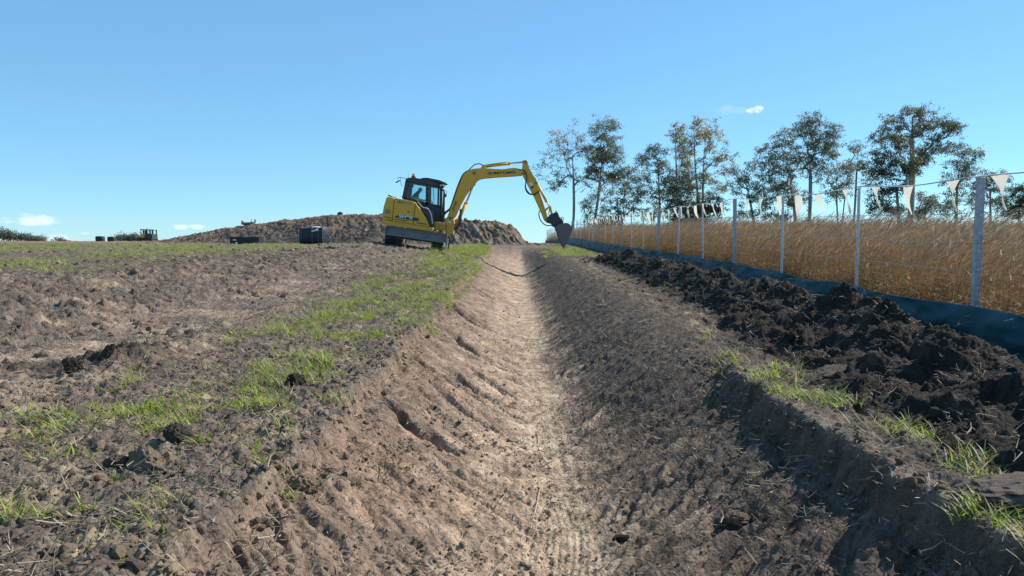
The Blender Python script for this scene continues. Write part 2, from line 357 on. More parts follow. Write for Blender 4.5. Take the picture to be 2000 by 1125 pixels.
# ------------------------------------------------------------------ ground
TAN = np.array((.40, .288, .200)); BROWN = np.array((.210, .148, .108)); GREYB = np.array((.155, .119, .094)); DARK = np.array((.029, .023, .019))
REDDISH = np.array((.30, .185, .115)); PALE = np.array((.46, .36, .25)); OLIVE = np.array((.15, .17, .045)); STRAW = np.array((.30, .235, .14))
def build_ground():
    ys = [1.4]
    while ys[-1] < 30: ys.append(ys[-1] * 1.0046)
    while ys[-1] < 105: ys.append(ys[-1] * 1.0066)
    while ys[-1] < 950: ys.append(ys[-1] * 1.03)
    ys = np.array([-8, -5, -3, -1.5, -.5, .1, .4, .6, .8, 1.0, 1.15, 1.3] + ys); nc = 860
    u = np.linspace(-1, 1, nc); u = u * (0.75 + .25 * u * u)          # a little denser in the middle
    X = u[None, :] * (0.98 * np.maximum(ys[:, None], 1.4) + 2.2 + np.clip(1.4 - ys[:, None], 0, 9)); Y = np.repeat(ys[:, None], nc, 1)
    X, Y = X.ravel(), Y.ravel()
    h, m = detail(X, Y)
    n1 = fbm(X * .8, Y * .8, 3, 90); n2 = fbm(X * 3, Y * 3, 3, 94); n3 = pn(X * 14, Y * 14, 98)
    col = np.repeat(GREYB[None, :], len(X), 0)
    # excavated sides: clay low down, topsoil near the right-hand rim
    depth_t = np.clip((base(X, Y) - h) / .63, 0, 1)
    wl = lerp(np.repeat((BROWN * .95)[None], len(X), 0), np.repeat((TAN * .85)[None], len(X), 0), ss(.4, 1.25, depth_t + .3 * m['gl'] + .2 * n2))
    wr = lerp(np.repeat((GREYB * .60)[None], len(X), 0), np.repeat((TAN * .82)[None], len(X), 0), ss(.75, 1.25, depth_t + .25 * m['gr'] + .15 * n2))
    fl = lerp(np.repeat(TAN[None] * .88, len(X), 0), np.repeat(PALE[None] * .92, len(X), 0), ss(.1, .9, n1 + .5 * n2))
    col = lerp(col, wl, np.clip(m['wl'] * 1.3, 0, 1)); col = lerp(col, wr, np.clip(m['wr'] * 1.3, 0, 1)); col = lerp(col, fl, m['fm'])
    red = ss(.25, .6, fbm(X * 1.1, Y * 1.1, 2, 101)) * .28
    col = lerp(col, np.repeat(REDDISH[None], len(X), 0), red * np.clip(m['wl'] + m['scrape'] * .4 + m['batter'] * .5, 0, 1))
    col = lerp(col, np.repeat((TAN * .80)[None], len(X), 0), m['scrape'] * ss(-.25, .6, n1 + .3 * n2) * .75)
    bt = lerp(np.repeat((GREYB * .85)[None], len(X), 0), np.repeat((TAN * .62)[None], len(X), 0), ss(.15, .9, n1 + .5 * n2))
    col = lerp(col, bt, m['batter'] * .9)
    fg = ss(-.25, .35, fbm(X * .22, Y * .35, 3, 105) + .35 * n2 + .35 * np.exp(-((Y - 27 + X * .25) / 9) ** 2))
    fieldc = lerp(np.repeat((GREYB * .9)[None], len(X), 0), np.repeat(OLIVE[None] * .9, len(X), 0), fg * .42 * (1 - ss(42, 56, Y)))
    col = lerp(col, fieldc, m['field'])
    far_red = ss(50, 70, Y) * (X < -20); col = lerp(col, np.repeat((REDDISH * .9)[None], len(X), 0), far_red * .7)
    rt = lerp(np.repeat((GREYB * .62)[None], len(X), 0), np.repeat((STRAW * .7)[None], len(X), 0), ss(.1, .7, n2 + .4 * n1))
    rt = lerp(rt, np.repeat((DARK * 1.5)[None], len(X), 0), ss(2.4, 2.75, X + .2 * n2 - .35 * ss(8.5, 12, Y)) * (1 - ss(30, 33, Y)))
    col = lerp(col, rt, m['right'])
    gs = lerp(np.repeat((GREYB * .92)[None], len(X), 0), np.repeat((STRAW * .75)[None], len(X), 0), ss(.0, .8, n2 + .3 * n3))
    col = lerp(col, gs, m['strip'] * .8)
    col = lerp(col, np.repeat((DARK * 1.5)[None], len(X), 0), np.clip(m['sod'] * 1.5, 0, 1) * .85)
    beyond = ss(5.0, 5.4, X); col = lerp(col, np.repeat((STRAW * .55)[None], len(X), 0), beyond)
    col = col * (1 + .25 * n2 + .30 * n3 + .12 * m['fi'])[:, None]
    V = np.stack([X, Y, h + EYE], 1)
    o = np_mesh('ground', V, grid_faces(len(ys), nc), soil_mat('soil'), np.clip(col, .01, .8))
    tag(link(o), kind='structure')
build_ground()

# dark topsoil heaped along the silt fence
def windrow_h(X, Y):
    pk = 3.85 + .15 * pn(Y * .5, Y * 0, 110); wv = .44 + .12 * pn(Y * .5, Y * 0 + 5, 111) + .12 * pn(Y * 1.5, Y * 0 + 5, 112)
    taper = 1 - ss(29.2, 31.2, Y)
    wv = wv * (1 - .30 * (1 - ss(7.0, 8.8, Y)))
    left = 1.42 - .58 * ss(8.5, 12, Y) + .22 * pn(Y * .6, Y * 0 + 8, 113); right = .75
    s = np.where(X < pk, (pk - X) / left, (X - pk) / right)
    prof = np.clip(1 - s, -.4, 1); prof = np.where(prof > 0, prof ** .8, prof)
    wx = X + .12 * pn(X * 3, Y * 3, 116); wy = Y + .12 * pn(X * 3, Y * 3, 117)
    rough = .15 * fbm(wx * 1.5, wy * 1.3, 2, 115) + .06 * fbm(wx * 4.4, wy * 4.0, 2, 118) + .028 * billow(wx * 9, wy * 9, 3, 121) + .010 * pn(X * 36, Y * 36, 125)
    return wv * taper * prof + rough * np.clip(prof * 2.2 + .35, 0, 1) * (taper * .9 + .1) - .04 - .25 * (1 - taper)
def build_windrow():
    ys = [1.2]
    while ys[-1] < 31.6: ys.append(ys[-1] * 1.0036)
    ys = np.array(ys); xs = np.linspace(2.2, 4.72, 160)
    X, Y = [a.ravel() for a in np.meshgrid(xs, ys)]
    b = base(X, Y) - ditch(X, Y)[0] * (X < 2.5)
    z = b + windrow_h(X, Y)
    n = fbm(X * 4, Y * 4, 3, 130); n3 = pn(X * 17, Y * 17, 133)
    col = lerp(np.repeat(DARK[None], len(X), 0), np.repeat((GREYB * .36)[None], len(X), 0), ss(.15, .9, n + .4 * n3))
    col = col * (1 + .3 * n3)[:, None]
    o = np_mesh('soil_windrow', np.stack([X, Y, z + EYE], 1), grid_faces(len(ys), 160), soil_mat('topsoil', 60, .8), np.clip(col, .008, .5))
    tag(link(o), 'long heap of dark brown topsoil piled against the silt fence', 'soil heap')
build_windrow()
def wz(x, y):
    x = np.atleast_1d(x).astype(float); y = np.atleast_1d(y).astype(float)
    w = base(x, y) + windrow_h(x, y) + EYE; g = ground_z(x, y)
    return np.where((x > 2.4) & (x < 4.7) & (y < 31.5), np.maximum(w, g), g)

# stockpile behind the excavator
def build_mound():
    rx = [250, 330, 360, 420, 480, 560, 640, 720, 800, 870, 905, 980, 1000, 1012, 1026, 1040]
    ry = [472, 466, 460, 448, 438, 428, 418.5, 415.5, 418, 424, 427, 431.5, 440, 452, 468, 476]
    nx, nv = 620, 170
    Xr = np.linspace(1.9, -36, nx); Yr = 55 - .52 * Xr
    col_px = 1000 + F * Xr / Yr; top = (HY - np.interp(col_px, rx, ry)) / F * Yr
    v = np.linspace(-1, 1.15, nv)
    XX = np.repeat(Xr[:, None], nv, 1); half = np.clip(3.6 + (top + .3)[:, None] * .8, 2.2, 7)
    YY = Yr[:, None] + v[None, :] * half
    b = base(XX.ravel(), YY.ravel()).reshape(XX.shape)
    prof = np.clip(1 - np.abs(v), -.2, 1)[None, :]
    prof = np.where(prof > 0, 1 - (1 - prof) ** 1.5, prof)
    z = b + (top[:, None] - b) * prof - .05
    X, Y = XX.ravel(), YY.ravel(); z = z.ravel(); am = np.clip(prof.repeat(nx, 0).ravel() * 2 + .2, .15, 1)
    edge = np.clip((Xr - (-35)) / 6, 0, 1).repeat(nv)
    n = fbm(X * .8, Y * .8, 3, 140); n2 = fbm(X * 2.1, Y * 2.1 + z, 4, 143, gain=.6); sk = fbm(X * 2.6 + Y * .9, Y * .45 - X * .3, 3, 147, gain=.65)
    wr = ss(-8, -3, X)
    n5 = billow(X * 3.5, Y * 2.5 + z * 3, 2, 146)
    z = z + am * edge * (.10 * n + .07 * n2 * (1 - .35 * wr) + .025 * n5 + .12 * sk * (.25 + wr)) - am * .06
    c1 = fbm(X * .9, Y * .9, 3, 150); c2 = pn(X * 3.1, Y * 3.1, 153)
    col = lerp(np.repeat((BROWN * .62)[None], len(X), 0), np.repeat((TAN * .46)[None], len(X), 0), ss(-.4, 1.1, c1 + .35 * c2 + .5 * sk))
    col = lerp(col, np.repeat((REDDISH * .8)[None], len(X), 0), ss(.1, .6, fbm(X * .5, Y * .5, 2, 155)) * .5)
    col = lerp(col, np.repeat((PALE * .6)[None], len(X), 0), wr * ss(.1, .8, .35 * c2 + .9 * sk) * .7)
    o = np_mesh('dirt_stockpile', np.stack([X, Y, z + EYE], 1), grid_faces(nx, nv), soil_mat('stockpile_soil', 9, .9, .55, 1.45), np.clip(col, .01, .8), smooth=True)
    tag(link(o), 'long low stockpile of brown clay and clods rising behind the excavator', 'dirt mound')
    return X.reshape(nx, nv), Y.reshape(nx, nv), z.reshape(nx, nv) + EYE
MX, MY, MZ = build_mound()

# ------------------------------------------------------------------ scattering
def scatter(name, pts, rot, scl, idx, templates, label=None, cat=None, kind='stuff'):
    me = bpy.data.meshes.new(name); n = len(pts)
    me.vertices.add(n); me.vertices.foreach_set('co', np.asarray(pts, np.float32).ravel())
    for nm, ty, dat in (('rot', 'FLOAT_VECTOR', rot), ('scl', 'FLOAT_VECTOR', scl)):
        a = me.attributes.new(nm, ty, 'POINT'); a.data.foreach_set('vector', np.asarray(dat, np.float32).ravel())
    a = me.attributes.new('idx', 'INT', 'POINT'); a.data.foreach_set('value', np.asarray(idx, np.int32))
    coll = bpy.data.collections.new(name + '_pieces')
    for t in templates: coll.objects.link(t)
    o = bpy.data.objects.new(name, me); C.objects.link(o)
    ng = bpy.data.node_groups.new(name + '_nodes', 'GeometryNodeTree')
    ng.interface.new_socket('Geometry', in_out='INPUT', socket_type='NodeSocketGeometry'); ng.interface.new_socket('Geometry', in_out='OUTPUT', socket_type='NodeSocketGeometry')
    N, L = ng.nodes, ng.links
    gi = N.new('NodeGroupInput'); go = N.new('NodeGroupOutput'); ip = N.new('GeometryNodeInstanceOnPoints'); ci = N.new('GeometryNodeCollectionInfo')
    ci.inputs['Collection'].default_value = coll; ci.inputs['Separate Children'].default_value = True; ci.inputs['Reset Children'].default_value = True
    ip.inputs['Pick Instance'].default_value = True
    def na(nm, ty):
        q = N.new('GeometryNodeInputNamedAttribute'); q.data_type = ty; q.inputs['Name'].default_value = nm; return q.outputs['Attribute']
    er = N.new('FunctionNodeEulerToRotation'); L.new(na('rot', 'FLOAT_VECTOR'), er.inputs[0])
    L.new(gi.outputs[0], ip.inputs['Points']); L.new(ci.outputs[0], ip.inputs['Instance']); L.new(na('idx', 'INT'), ip.inputs['Instance Index'])
    L.new(er.outputs[0], ip.inputs['Rotation']); L.new(na('scl', 'FLOAT_VECTOR'), ip.inputs['Scale']); L.new(ip.outputs[0], go.inputs[0])
    md = o.modifiers.new('scatter', 'NODES'); md.node_group = ng
    tag(o, label, cat, kind=kind)
    return o
R = np.random.RandomState(11)
def ribbon(V, Fc, Cc, p0, direction, length, width, bend, col, segs=3, tip=.15, side=None):
    """a bending blade: appended to the lists as quads"""
    d = np.array(direction, float); d /= np.linalg.norm(d); p = np.array(p0, float)
    s = np.cross(d, [0, 0, 1.]) if side is None else np.array(side, float)
    if np.linalg.norm(s) < 1e-3: s = np.array([1., 0, 0])
    s /= np.linalg.norm(s); b0 = len(V)
    for i in range(segs + 1):
        t = i / segs; w = width * (1 - (1 - tip) * t ** 1.5) * .5
        V += [p - s * w, p + s * w]; Cc += [col, col]
        d = d + np.array(bend) / segs; d /= np.linalg.norm(d); p = p + d * length / segs
    for i in range(segs): Fc.append((b0 + 2 * i, b0 + 2 * i + 1, b0 + 2 * i + 3, b0 + 2 * i + 2))
    return p, d
M_BLADE = leaf_mat('green_grass_blades', .4); M_DRY = leaf_mat('dry_grass_stems', .3, .7)
def tuft(i, n=15, h=.085, spread=.04, dead=.2):
    r = np.random.RandomState(200 + i); V, Fc, Cc = [], [], []
    for k in range(n):
        a = r.rand() * 6.283; lean = .25 + .75 * r.rand(); q = r.rand()
        c = (.20 + .17 * q, .30 + .14 * q, .03 + .02 * q) if r.rand() > dead else (.40, .33, .17)
        ribbon(V, Fc, Cc, (r.randn() * spread, r.randn() * spread, -.01), (math.cos(a) * lean * .7, math.sin(a) * lean * .7, 1), h * (.6 + .8 * r.rand()), .0065 + .003 * r.rand(), (math.cos(a) * .6, math.sin(a) * .6, -.5 * lean), c)
    return np_mesh('tuft', V, Fc, M_BLADE, np.array(Cc), smooth=False)
def dry_clump(i):
    r = np.random.RandomState(300 + i); V, Fc, Cc = [], [], []
    for k in range(64):
        x, y = (r.rand(2) - .5) * .62; a = r.rand() * 6.283; L_ = .85 + .6 * r.rand(); q = r.rand()
        c = np.array((.34, .19, .09)) * (.55 + .6 * q) if r.rand() > .12 else np.array((.22, .22, .06))
        lean = .16 * r.rand()
        p, d = ribbon(V, Fc, Cc, (x, y, 0), (math.cos(a) * lean + .05, math.sin(a) * lean, 1), L_, .0055, (.08 + .16 * r.randn() * .6, .14 * r.randn(), 0), c, 3, .6, side=(math.cos(a + 1), math.sin(a + 1), 0))
        hc = np.array((.40, .25, .14)) * (.7 + .6 * r.rand())                   # seed head, nodding down-wind
        ribbon(V, Fc, Cc, p - d * .03, d + np.array((.2, 0, 0)), .13 + .10 * r.rand(),   .012, (.5, .3 * r.randn(), -.3), hc, 2, .25, side=(math.cos(a), math.sin(a), .2))
        for j in range(3):
            a2 = r.rand() * 6.283; t = .15 + .6 * r.rand(); lc = np.array((.42, .255, .125)) * (.5 + .9 * r.rand() ** 2) if r.rand() > .1 else np.array((.24, .27, .06))
            ribbon(V, Fc, Cc, (x + .08 * t, y, L_ * t), (math.cos(a2) * .7, math.sin(a2) * .7, .9), .24 + .25 * r.rand(), .010, (math.cos(a2) * .6 + .3, math.sin(a2) * .6, -1.1), lc, 2, .1)
    return np_mesh('clump', V, Fc, M_DRY, np.array(Cc), smooth=False)
def build_tall_grass():
    P = []
    def fill(x0, x1, y0, y1, s):
        for x in np.arange(x0, x1, s):
            for y in np.arange(y0, y1, s): P.append((x + (R.rand() - .5) * s, y + (R.rand() - .5) * s, s))
    fill(5.25, 8.2, 3.5, 32, .33); fill(5.3, 8.2, 32, 75, .5); fill(8.2, 16, 6, 75, .62); fill(16, 46, 14, 80, 1.15); fill(5.3, 30, 75, 112, 1.0)
    P = np.array(P); z = ground_z(P[:, 0], P[:, 1]); n = len(P)
    sc = (.84 + .26 * R.rand(n) + .12 * pn(P[:, 0] * .5, P[:, 1] * .5, 160)) * (1 + .0 * P[:, 2])
    hs = np.where(P[:, 2] > .6, 1.7, np.where(P[:, 2] > .45, 1.25, 1.0))
    scl = np.stack([hs, hs, sc * .745], 1); rot = np.stack([.05 * R.randn(n), .04 + .06 * R.randn(n), (R.rand(n) - .5) * 1.2], 1)
    scatter('tall_dry_grass', np.stack([P[:, 0], P[:, 1], z - .03], 1), rot, scl, R.randint(0, 7, n), [dry_clump(i) for i in range(7)], 'tall brown seeding grass filling the paddock behind the wire fence', 'grass')
build_tall_grass()
def build_green():
    pts = []
    def region(n, fx, keep):
        x, y = fx(n); k = keep(x, y) > R.rand(n); pts.append(np.stack([x[k], y[k]], 1))
    def strip_xy(n):
        y = 2.2 + (R.rand(n) ** 1.6) * 38; return -3.4 + R.rand(n) * 2.35, y
    def strip_keep(x, y):
        q = fbm(x * 1.1, y * .8, 3, 170) + .4 * pn(x * 3.2, y * 2.6, 172) + 1.0 * np.exp(-(((x + 2.8) / .6) ** 2 + ((y - 4.7) / .8) ** 2)) + .5 * np.exp(-(((x + 1.55) / .3) ** 2 + ((y - 6.6) / .5) ** 2)) - .1
        return (.035 + .965 * ss(.04, .62, q + .36 * ss(7, 12, y) - .10 * (y < 6.5))) * (.2 + .8 * ss(-3.4, -2.7, x)) * (.62 + .3 * ss(8, 10, y) * ss(-3.0, -2.5, x)) * (.45 + .55 * ss(-.15, .3, pn(x * 4.5, y * 2.2, 173)))
    region(19000, strip_xy, strip_keep)
    def ledge_xy(n):
        y = 2.6 + (R.rand(n) ** 1.3) * 8; return 1.98 + .62 * R.rand(n), y
    region(640, ledge_xy, lambda x, y: ss(-.1, .5, pn(x * 2.2, y * 1.3, 174) + .15) * (1 - ss(6.8, 8.2, y)) * .75)
    region(160, lambda n: (1.9 + .7 * R.rand(n), 8 + 22 * R.rand(n)), lambda x, y: .2 * ss(.1, .5, pn(x * 2, y * .8, 176)))
    region(1500, lambda n: (1.5 + 2.2 * R.rand(n), 32 + 14 * R.rand(n)), lambda x, y: ss(-.3, .4, pn(x * 1, y * .5, 177)) * .9)
    region(1500, lambda n: (-2.8 + 1.6 * R.rand(n), 33 + 13 * R.rand(n)), lambda x, y: ss(-.4, .3, pn(x * 1, y * .5, 178)) * .9)
    def field_xy(n):
        y = 11 + (R.rand(n) ** 1.2) * 42; return -7.6 - R.rand(n) * y * .75, y
    region(14000, field_xy, lambda x, y: ss(-.2, .45, fbm(x * .22, y * .35, 3, 105) + .35 * np.exp(-((y - 27 + x * .25) / 9) ** 2)))
    P = np.concatenate(pts); n = len(P); z = ground_z(P[:, 0], P[:, 1])
    s = (.42 + .72 * R.rand(n)) * (1 + .018 * np.clip(P[:, 1] - 6, 0, 30)); s = np.where(P[:, 0] > 1.8, s * .95, s)
    scatter('green_grass', np.stack([P[:, 0], P[:, 1], z], 1), np.stack([.15 * R.randn(n), .15 * R.randn(n), R.rand(n) * 6.28], 1), np.stack([s * 1.15, s * 1.15, s * np.where(P[:, 0] < -7.5, .6, .9)], 1),
            R.randint(0, 8, n), [tuft(i, 10 + 2 * i, .07 + .007 * i, .02 + .006 * i, .18 + .07 * (i % 4)) for i in range(8)], 'short green grass growing in patches on the disturbed soil', 'grass')
build_green()
M_STRAW = leaf_mat('straw', .1, .8); 
def straw(i):
    r = np.random.RandomState(400 + i); V, Fc, Cc = [], [], []
    for k in range(5):
        a = r.rand() * 6.283; c = np.array((.34, .28, .20)) * (.25 + 1.0 * r.rand() ** 2)
        ribbon(V, Fc, Cc, (r.randn() * .035, r.randn() * .035, .004 + .012 * r.rand()), (math.cos(a), math.sin(a), .25 * r.randn()), .03 + .09 * r.rand() ** 2, .0035 + .003 * r.rand(), (.35 * r.randn(), .35 * r.randn(), .2 * r.randn()), c, 2, .5, side=(-math.sin(a), math.cos(a), .5 * r.randn()))
    return np_mesh('straws', V, Fc, M_STRAW, np.array(Cc), smooth=False)
def build_straw():
    pts = []
    def region(n, x0, x1, y0, y1, pw, keep=None):
        y = y0 + (R.rand(n) ** pw) * (y1 - y0); x = x0 + R.rand(n) * (x1 - x0)
        if keep is not None: k = keep(x, y) > R.rand(n); x, y = x[k], y[k]
        pts.append(np.stack([x, y], 1))
    region(11000, -3.6, -1.0, 1.8, 22, 1.9, lambda x, y: .35 + .65 * ss(-.2, .4, pn(x * 1.5, y * 1.5, 180)))
    region(4800, 1.75, 4.6, 2.6, 22, 1.6, lambda x, y: .3 + .7 * ss(-.2, .4, pn(x * 2, y * 2, 181)))
    region(2500, -1.1, 2.0, 2.4, 14, 1.5)
    region(6000, -9, -3.4, 4, 24, 1.4)
    P = np.concatenate(pts); n = len(P); z = wz(P[:, 0], P[:, 1]); s = (.6 + .7 * R.rand(n)) * (1 + .05 * np.clip(P[:, 1] - 6, 0, 16))
    scatter('straw_litter', np.stack([P[:, 0], P[:, 1], z + .004], 1), np.stack([.3 * R.randn(n), .3 * R.randn(n), R.rand(n) * 6.28], 1), np.stack([s, s, s], 1), R.randint(0, 8, n), [straw(i) for i in range(8)], 'pale dead stalks and roots strewn over the soil', 'plant litter')
build_straw()
def clod_mesh(i, mat, col, sub=2):
    r = np.random.RandomState(500 + i); b = bmesh.new(); bmesh.ops.create_icosphere(b, subdivisions=sub, radius=1)
    off = r.rand(3) * 50
    pl = [(Vector(r.randn(3)).normalized(), .55 + .35 * r.rand()) for _ in range(7)]
    fr = 1 if sub < 3 else 2
    for v in b.verts:
        d = v.co.normalized(); k = 1.0
        for n_, dd in pl:
            c = d.dot(n_)
            if c > 1e-3: k = min(k, dd / c)
        k *= 1 + .10 * float(pn(np.array(d.x * 2.3 + off[0]), np.array(d.y * 2.3 + d.z * 1.7 + off[1]))) + .05 * r.randn() * (sub > 1) + (0 if sub < 3 else .16 * float(pn(np.array(d.x * 6 + off[2]), np.array(d.y * 6 + d.z * 5))))
        v.co = Vector((d.x * k, d.y * k * .85, d.z * k * .7))
    me = bpy.data.meshes.new('clod'); b.to_mesh(me); b.free(); me.materials.append(mat)
    a = me.color_attributes.new('Col', 'FLOAT_COLOR', 'POINT'); n = len(me.vertices); c4 = np.ones((n, 4), np.float32); c4[:, :3] = col; a.data.foreach_set('color', c4.ravel())
    return bpy.data.objects.new('clod', me)
M_CLOD = soil_mat('clod_soil', 60, .7)
def build_clods():
    cols = [TAN * 1.0, TAN * .85, TAN * .75, BROWN * 1.2, BROWN, GREYB * 1.1]
    T = [clod_mesh(i, M_CLOD, cols[i % 6], 1 if i < 6 else 2) for i in range(12)]; Td = [clod_mesh(20 + i, M_CLOD, DARK * (1 + .35 * i), 2) for i in range(5)]
    pts, sc, ix = [], [], []
    def region(n, x0, x1, y0, y1, pw, smin, smax, ids, keep=None, zf=None):
        y = y0 + (R.rand(n) ** pw) * (y1 - y0); x = x0 + R.rand(n) * (x1 - x0)
        if keep is not None: k = keep(x, y) > R.rand(n); x, y = x[k], y[k]
        s = smin * (smax / smin) ** (R.rand(len(x)) ** 2.2); z = (zf or wz)(x, y)
        pts.append(np.stack([x, y, z + s * .02], 1)); sc.append(s); ix.append(np.array(ids)[R.randint(0, len(ids), len(x))])
    A = list(range(12)); D = list(range(12, 17))
    region(3500, -1.2, 2.0, 2.4, 20, 1.8, .006, .03, A, lambda x, y: .15 + .85 * ss(0, .5, fbm(x * 1.2, y * 1.2, 2, 190)))
    region(3500, -1.25, .3, 2.4, 7.0, 1.2, .006, .03, A[:8], lambda x, y: ss(-.2, .4, pn(x * 1.4, y * 1.4, 193)))
    region(3500, -3.6, -1.1, 2.0, 16, 1.7, .008, .045, A[4:], lambda x, y: .3 + .7 * ss(0, .5, pn(x, y, 195)))
    region(5000, -9.5, -3.4, 4, 34, 1.2, .012, .10, A, lambda x, y: .2 + .8 * ss(-.1, .4, pn(x * .7, y * .7, 196)))
    region(2500, -30, -8, 10, 55, 1.2, .03, .14, A[3:], lambda x, y: ss(0, .4, pn(x * .3, y * .3, 197)))
    region(4200, 2.4, 4.6, 2.6, 31, 1.5, .008, .075, D, lambda x, y: .1 + .9 * ss(0, .5, pn(x * 1.3, y * 1.3, 198)))
    L_, Rr = [0, 1, 2, 3], [3, 4, 3, 5]                     # fine granular crumb close to the camera
    region(5000, -1.2, .35, 2.3, 8.5, 1.2, .004, .014, L_, lambda x, y: .35 + .65 * ss(-.2, .4, pn(x * 1.7, y * 1.7, 199)))
    region(5000, .4, 2.0, 2.3, 8.5, 1.2, .004, .016, Rr, lambda x, y: .35 + .65 * ss(-.2, .4, pn(x * 1.7, y * 1.7, 201)))
    region(7000, -3.8, -1.15, 2.0, 8.5, 1.2, .005, .02, Rr)
    region(650, -1.42, -1.05, 2.2, 10, 1.1, .012, .055, A[6:], lambda x, y: .3 + .7 * ss(-.1, .3, pn(x * 2, y * 1.6, 203)))
    region(350, 1.75, 2.1, 2.4, 8, 1.1, .01, .045, A[9:], None)
    P = np.concatenate(pts); s = np.concatenate(sc); ix = np.concatenate(ix)
    nx, nv = MX.shape; n = 500; a = R.randint(3, nx - 3, n); b_ = R.randint(2, int(nv * .6), n)       # clods over the stockpile's near face
    sm = .035 * (5 ** (R.rand(n) ** 2.6)); P = np.concatenate([P, np.stack([MX[a, b_], MY[a, b_], MZ[a, b_] - sm * .1], 1)]); s = np.concatenate([s, sm]); ix = np.concatenate([ix, R.randint(3, 12, n)])
    n = len(P)
    scatter('soil_crumbs', P, np.stack([R.randn(n) * .6, R.randn(n) * .6, R.rand(n) * 6.28], 1), np.stack([s, s, s], 1), ix, T + Td, 'loose crumbs and clods of soil scattered over the earthworks', 'soil')
build_clods()
def hero_clod(i, pxy, Y, size, col, label, rot=(0, 0, 0), sq=(1, 1, 1), lift=.2, name='soil_clod'):
    o = clod_mesh(60 + i, M_CLOD, col, 4); o.name = name; C.objects.link(o)
    p = px(pxy[0], pxy[1], Y); z = float(wz(np.array([p.x]), np.array([p.y]))[0])
    o.location = (p.x, p.y, z + size * lift); o.rotation_euler = rot; o.scale = (size * sq[0], size * sq[1], size * sq[2])
    return tag(o, label, 'soil clod', 'large soil clods')
def ypix(x, y):                                           # distance at which a pixel's ray meets the ground
    d = ray(x, y); t = 2.0
    while t < 120:
        if d.z * t + EYE < gz(d.x * t, d.y * t): break
        t += .03 + t * .004
    return d.y * t
for i, (q, s, c, lb, rt, sq, lf) in enumerate([
    ((287, 918), .125, TAN * .62, 'large grey brown slab of clay lying beside crumbled yellow soil', (.1, .25, -.5), (1.15, .75, .8), .25),
    ((232, 915), .075, GREYB * 1.0, 'smaller dark clod just left of the large clay slab', (.2, .1, .6), (1, .8, .9), .3),
    ((350, 862), .085, GREYB * .6, 'squarish dark clod standing in the weedy grass strip', (.1, .1, .2), (1, .8, 1.15), .35),
    ((578, 754), .08, DARK * 1.6, 'rounded black clod at the edge of a grass tuft near the ditch', (0, .2, 1), (1.1, .8, .9), .2),
    ((207, 706), .10, GREYB * .5, 'pointed dark slab of sod standing upright on the soil ridge', (.0, .55, .2), (.45, .5, 1.7), .55),
    ((140, 728), .10, GREYB * .5, 'dark upright clod left of the pointed sod on the ridge', (0, .2, .4), (.8, .7, 1.2), .3),
    ((592, 962), .085, TAN * .8, 'yellow brown clod fallen from the left ditch rim', (.2, .1, .3), (1.1, .9, .9), .2),
    ((1615, 745), .16, GREYB * .85, 'flat grey slab of clay lying at the foot of the dark heap', (.1, -.25, .5), (1.5, .9, .45), .3),
    ((1213, 1056), .05, DARK * 1.3, 'small black clod on the ditch floor near the bottom of the picture', (0, 0, .4), (1.1, .9, .7), .15),
    ((1985, 985), .22, GREYB * 1.1, 'pale flat slab beside the ledge grass at the lower right edge', (.15, -.2, -.5), (1.3, .8, .35), .3),
    ((1440, 1030), .07, BROWN, 'brown lump beside a hollow on the right ditch side', (.2, 0, .3), (1.2, .9, .8), .2)]):
    hero_clod(i, q, ypix(*q), s, c, lb, rt, sq, lf)
def build_root(pix, label):
    pts = []
    for q in pix:
        Y = ypix(*q); x = ray(*q).x / ray(*q).y * Y; pts.append(Vector((x, Y, gz(x, Y) + .006)))
    o0 = pts[0].copy(); o = MB().tube([p - o0 for p in pts], .0042, 5, 4).build('plant_root', plain('root_bark', (.42, .32, .20), .8), None, True); o.location = o0
    tag(o, label, 'root')
build_root([(1050, 848), (1053, 880), (1066, 905), (1077, 924)], 'short thin pale root lying on the ditch floor, farther one')
build_root([(1072, 938), (1056, 958), (1049, 985), (1042, 1012), (1036, 1040)], 'long thin pale root on the ditch floor near the picture bottom')
def ridge_pt(pxx):
    best = None
    j = np.argmax(MZ, axis=1); colp = 1000 + F * MX[np.arange(len(j)), j] / MY[np.arange(len(j)), j]; k = int(np.argmin(np.abs(colp - pxx)))
    return Vector((MX[k, j[k]], MY[k, j[k]], MZ[k, j[k]]))
rb = ridge_pt(666); o = clod_mesh(80, M_CLOD, GREYB * .6, 3); o.name = 'soil_clod'; C.objects.link(o); o.location = rb + Vector((0, 0, .08)); o.scale = (.24, .2, .22)
tag(o, 'lone boulder sized clod on the crest of the stockpile', 'soil clod', 'large soil clods')

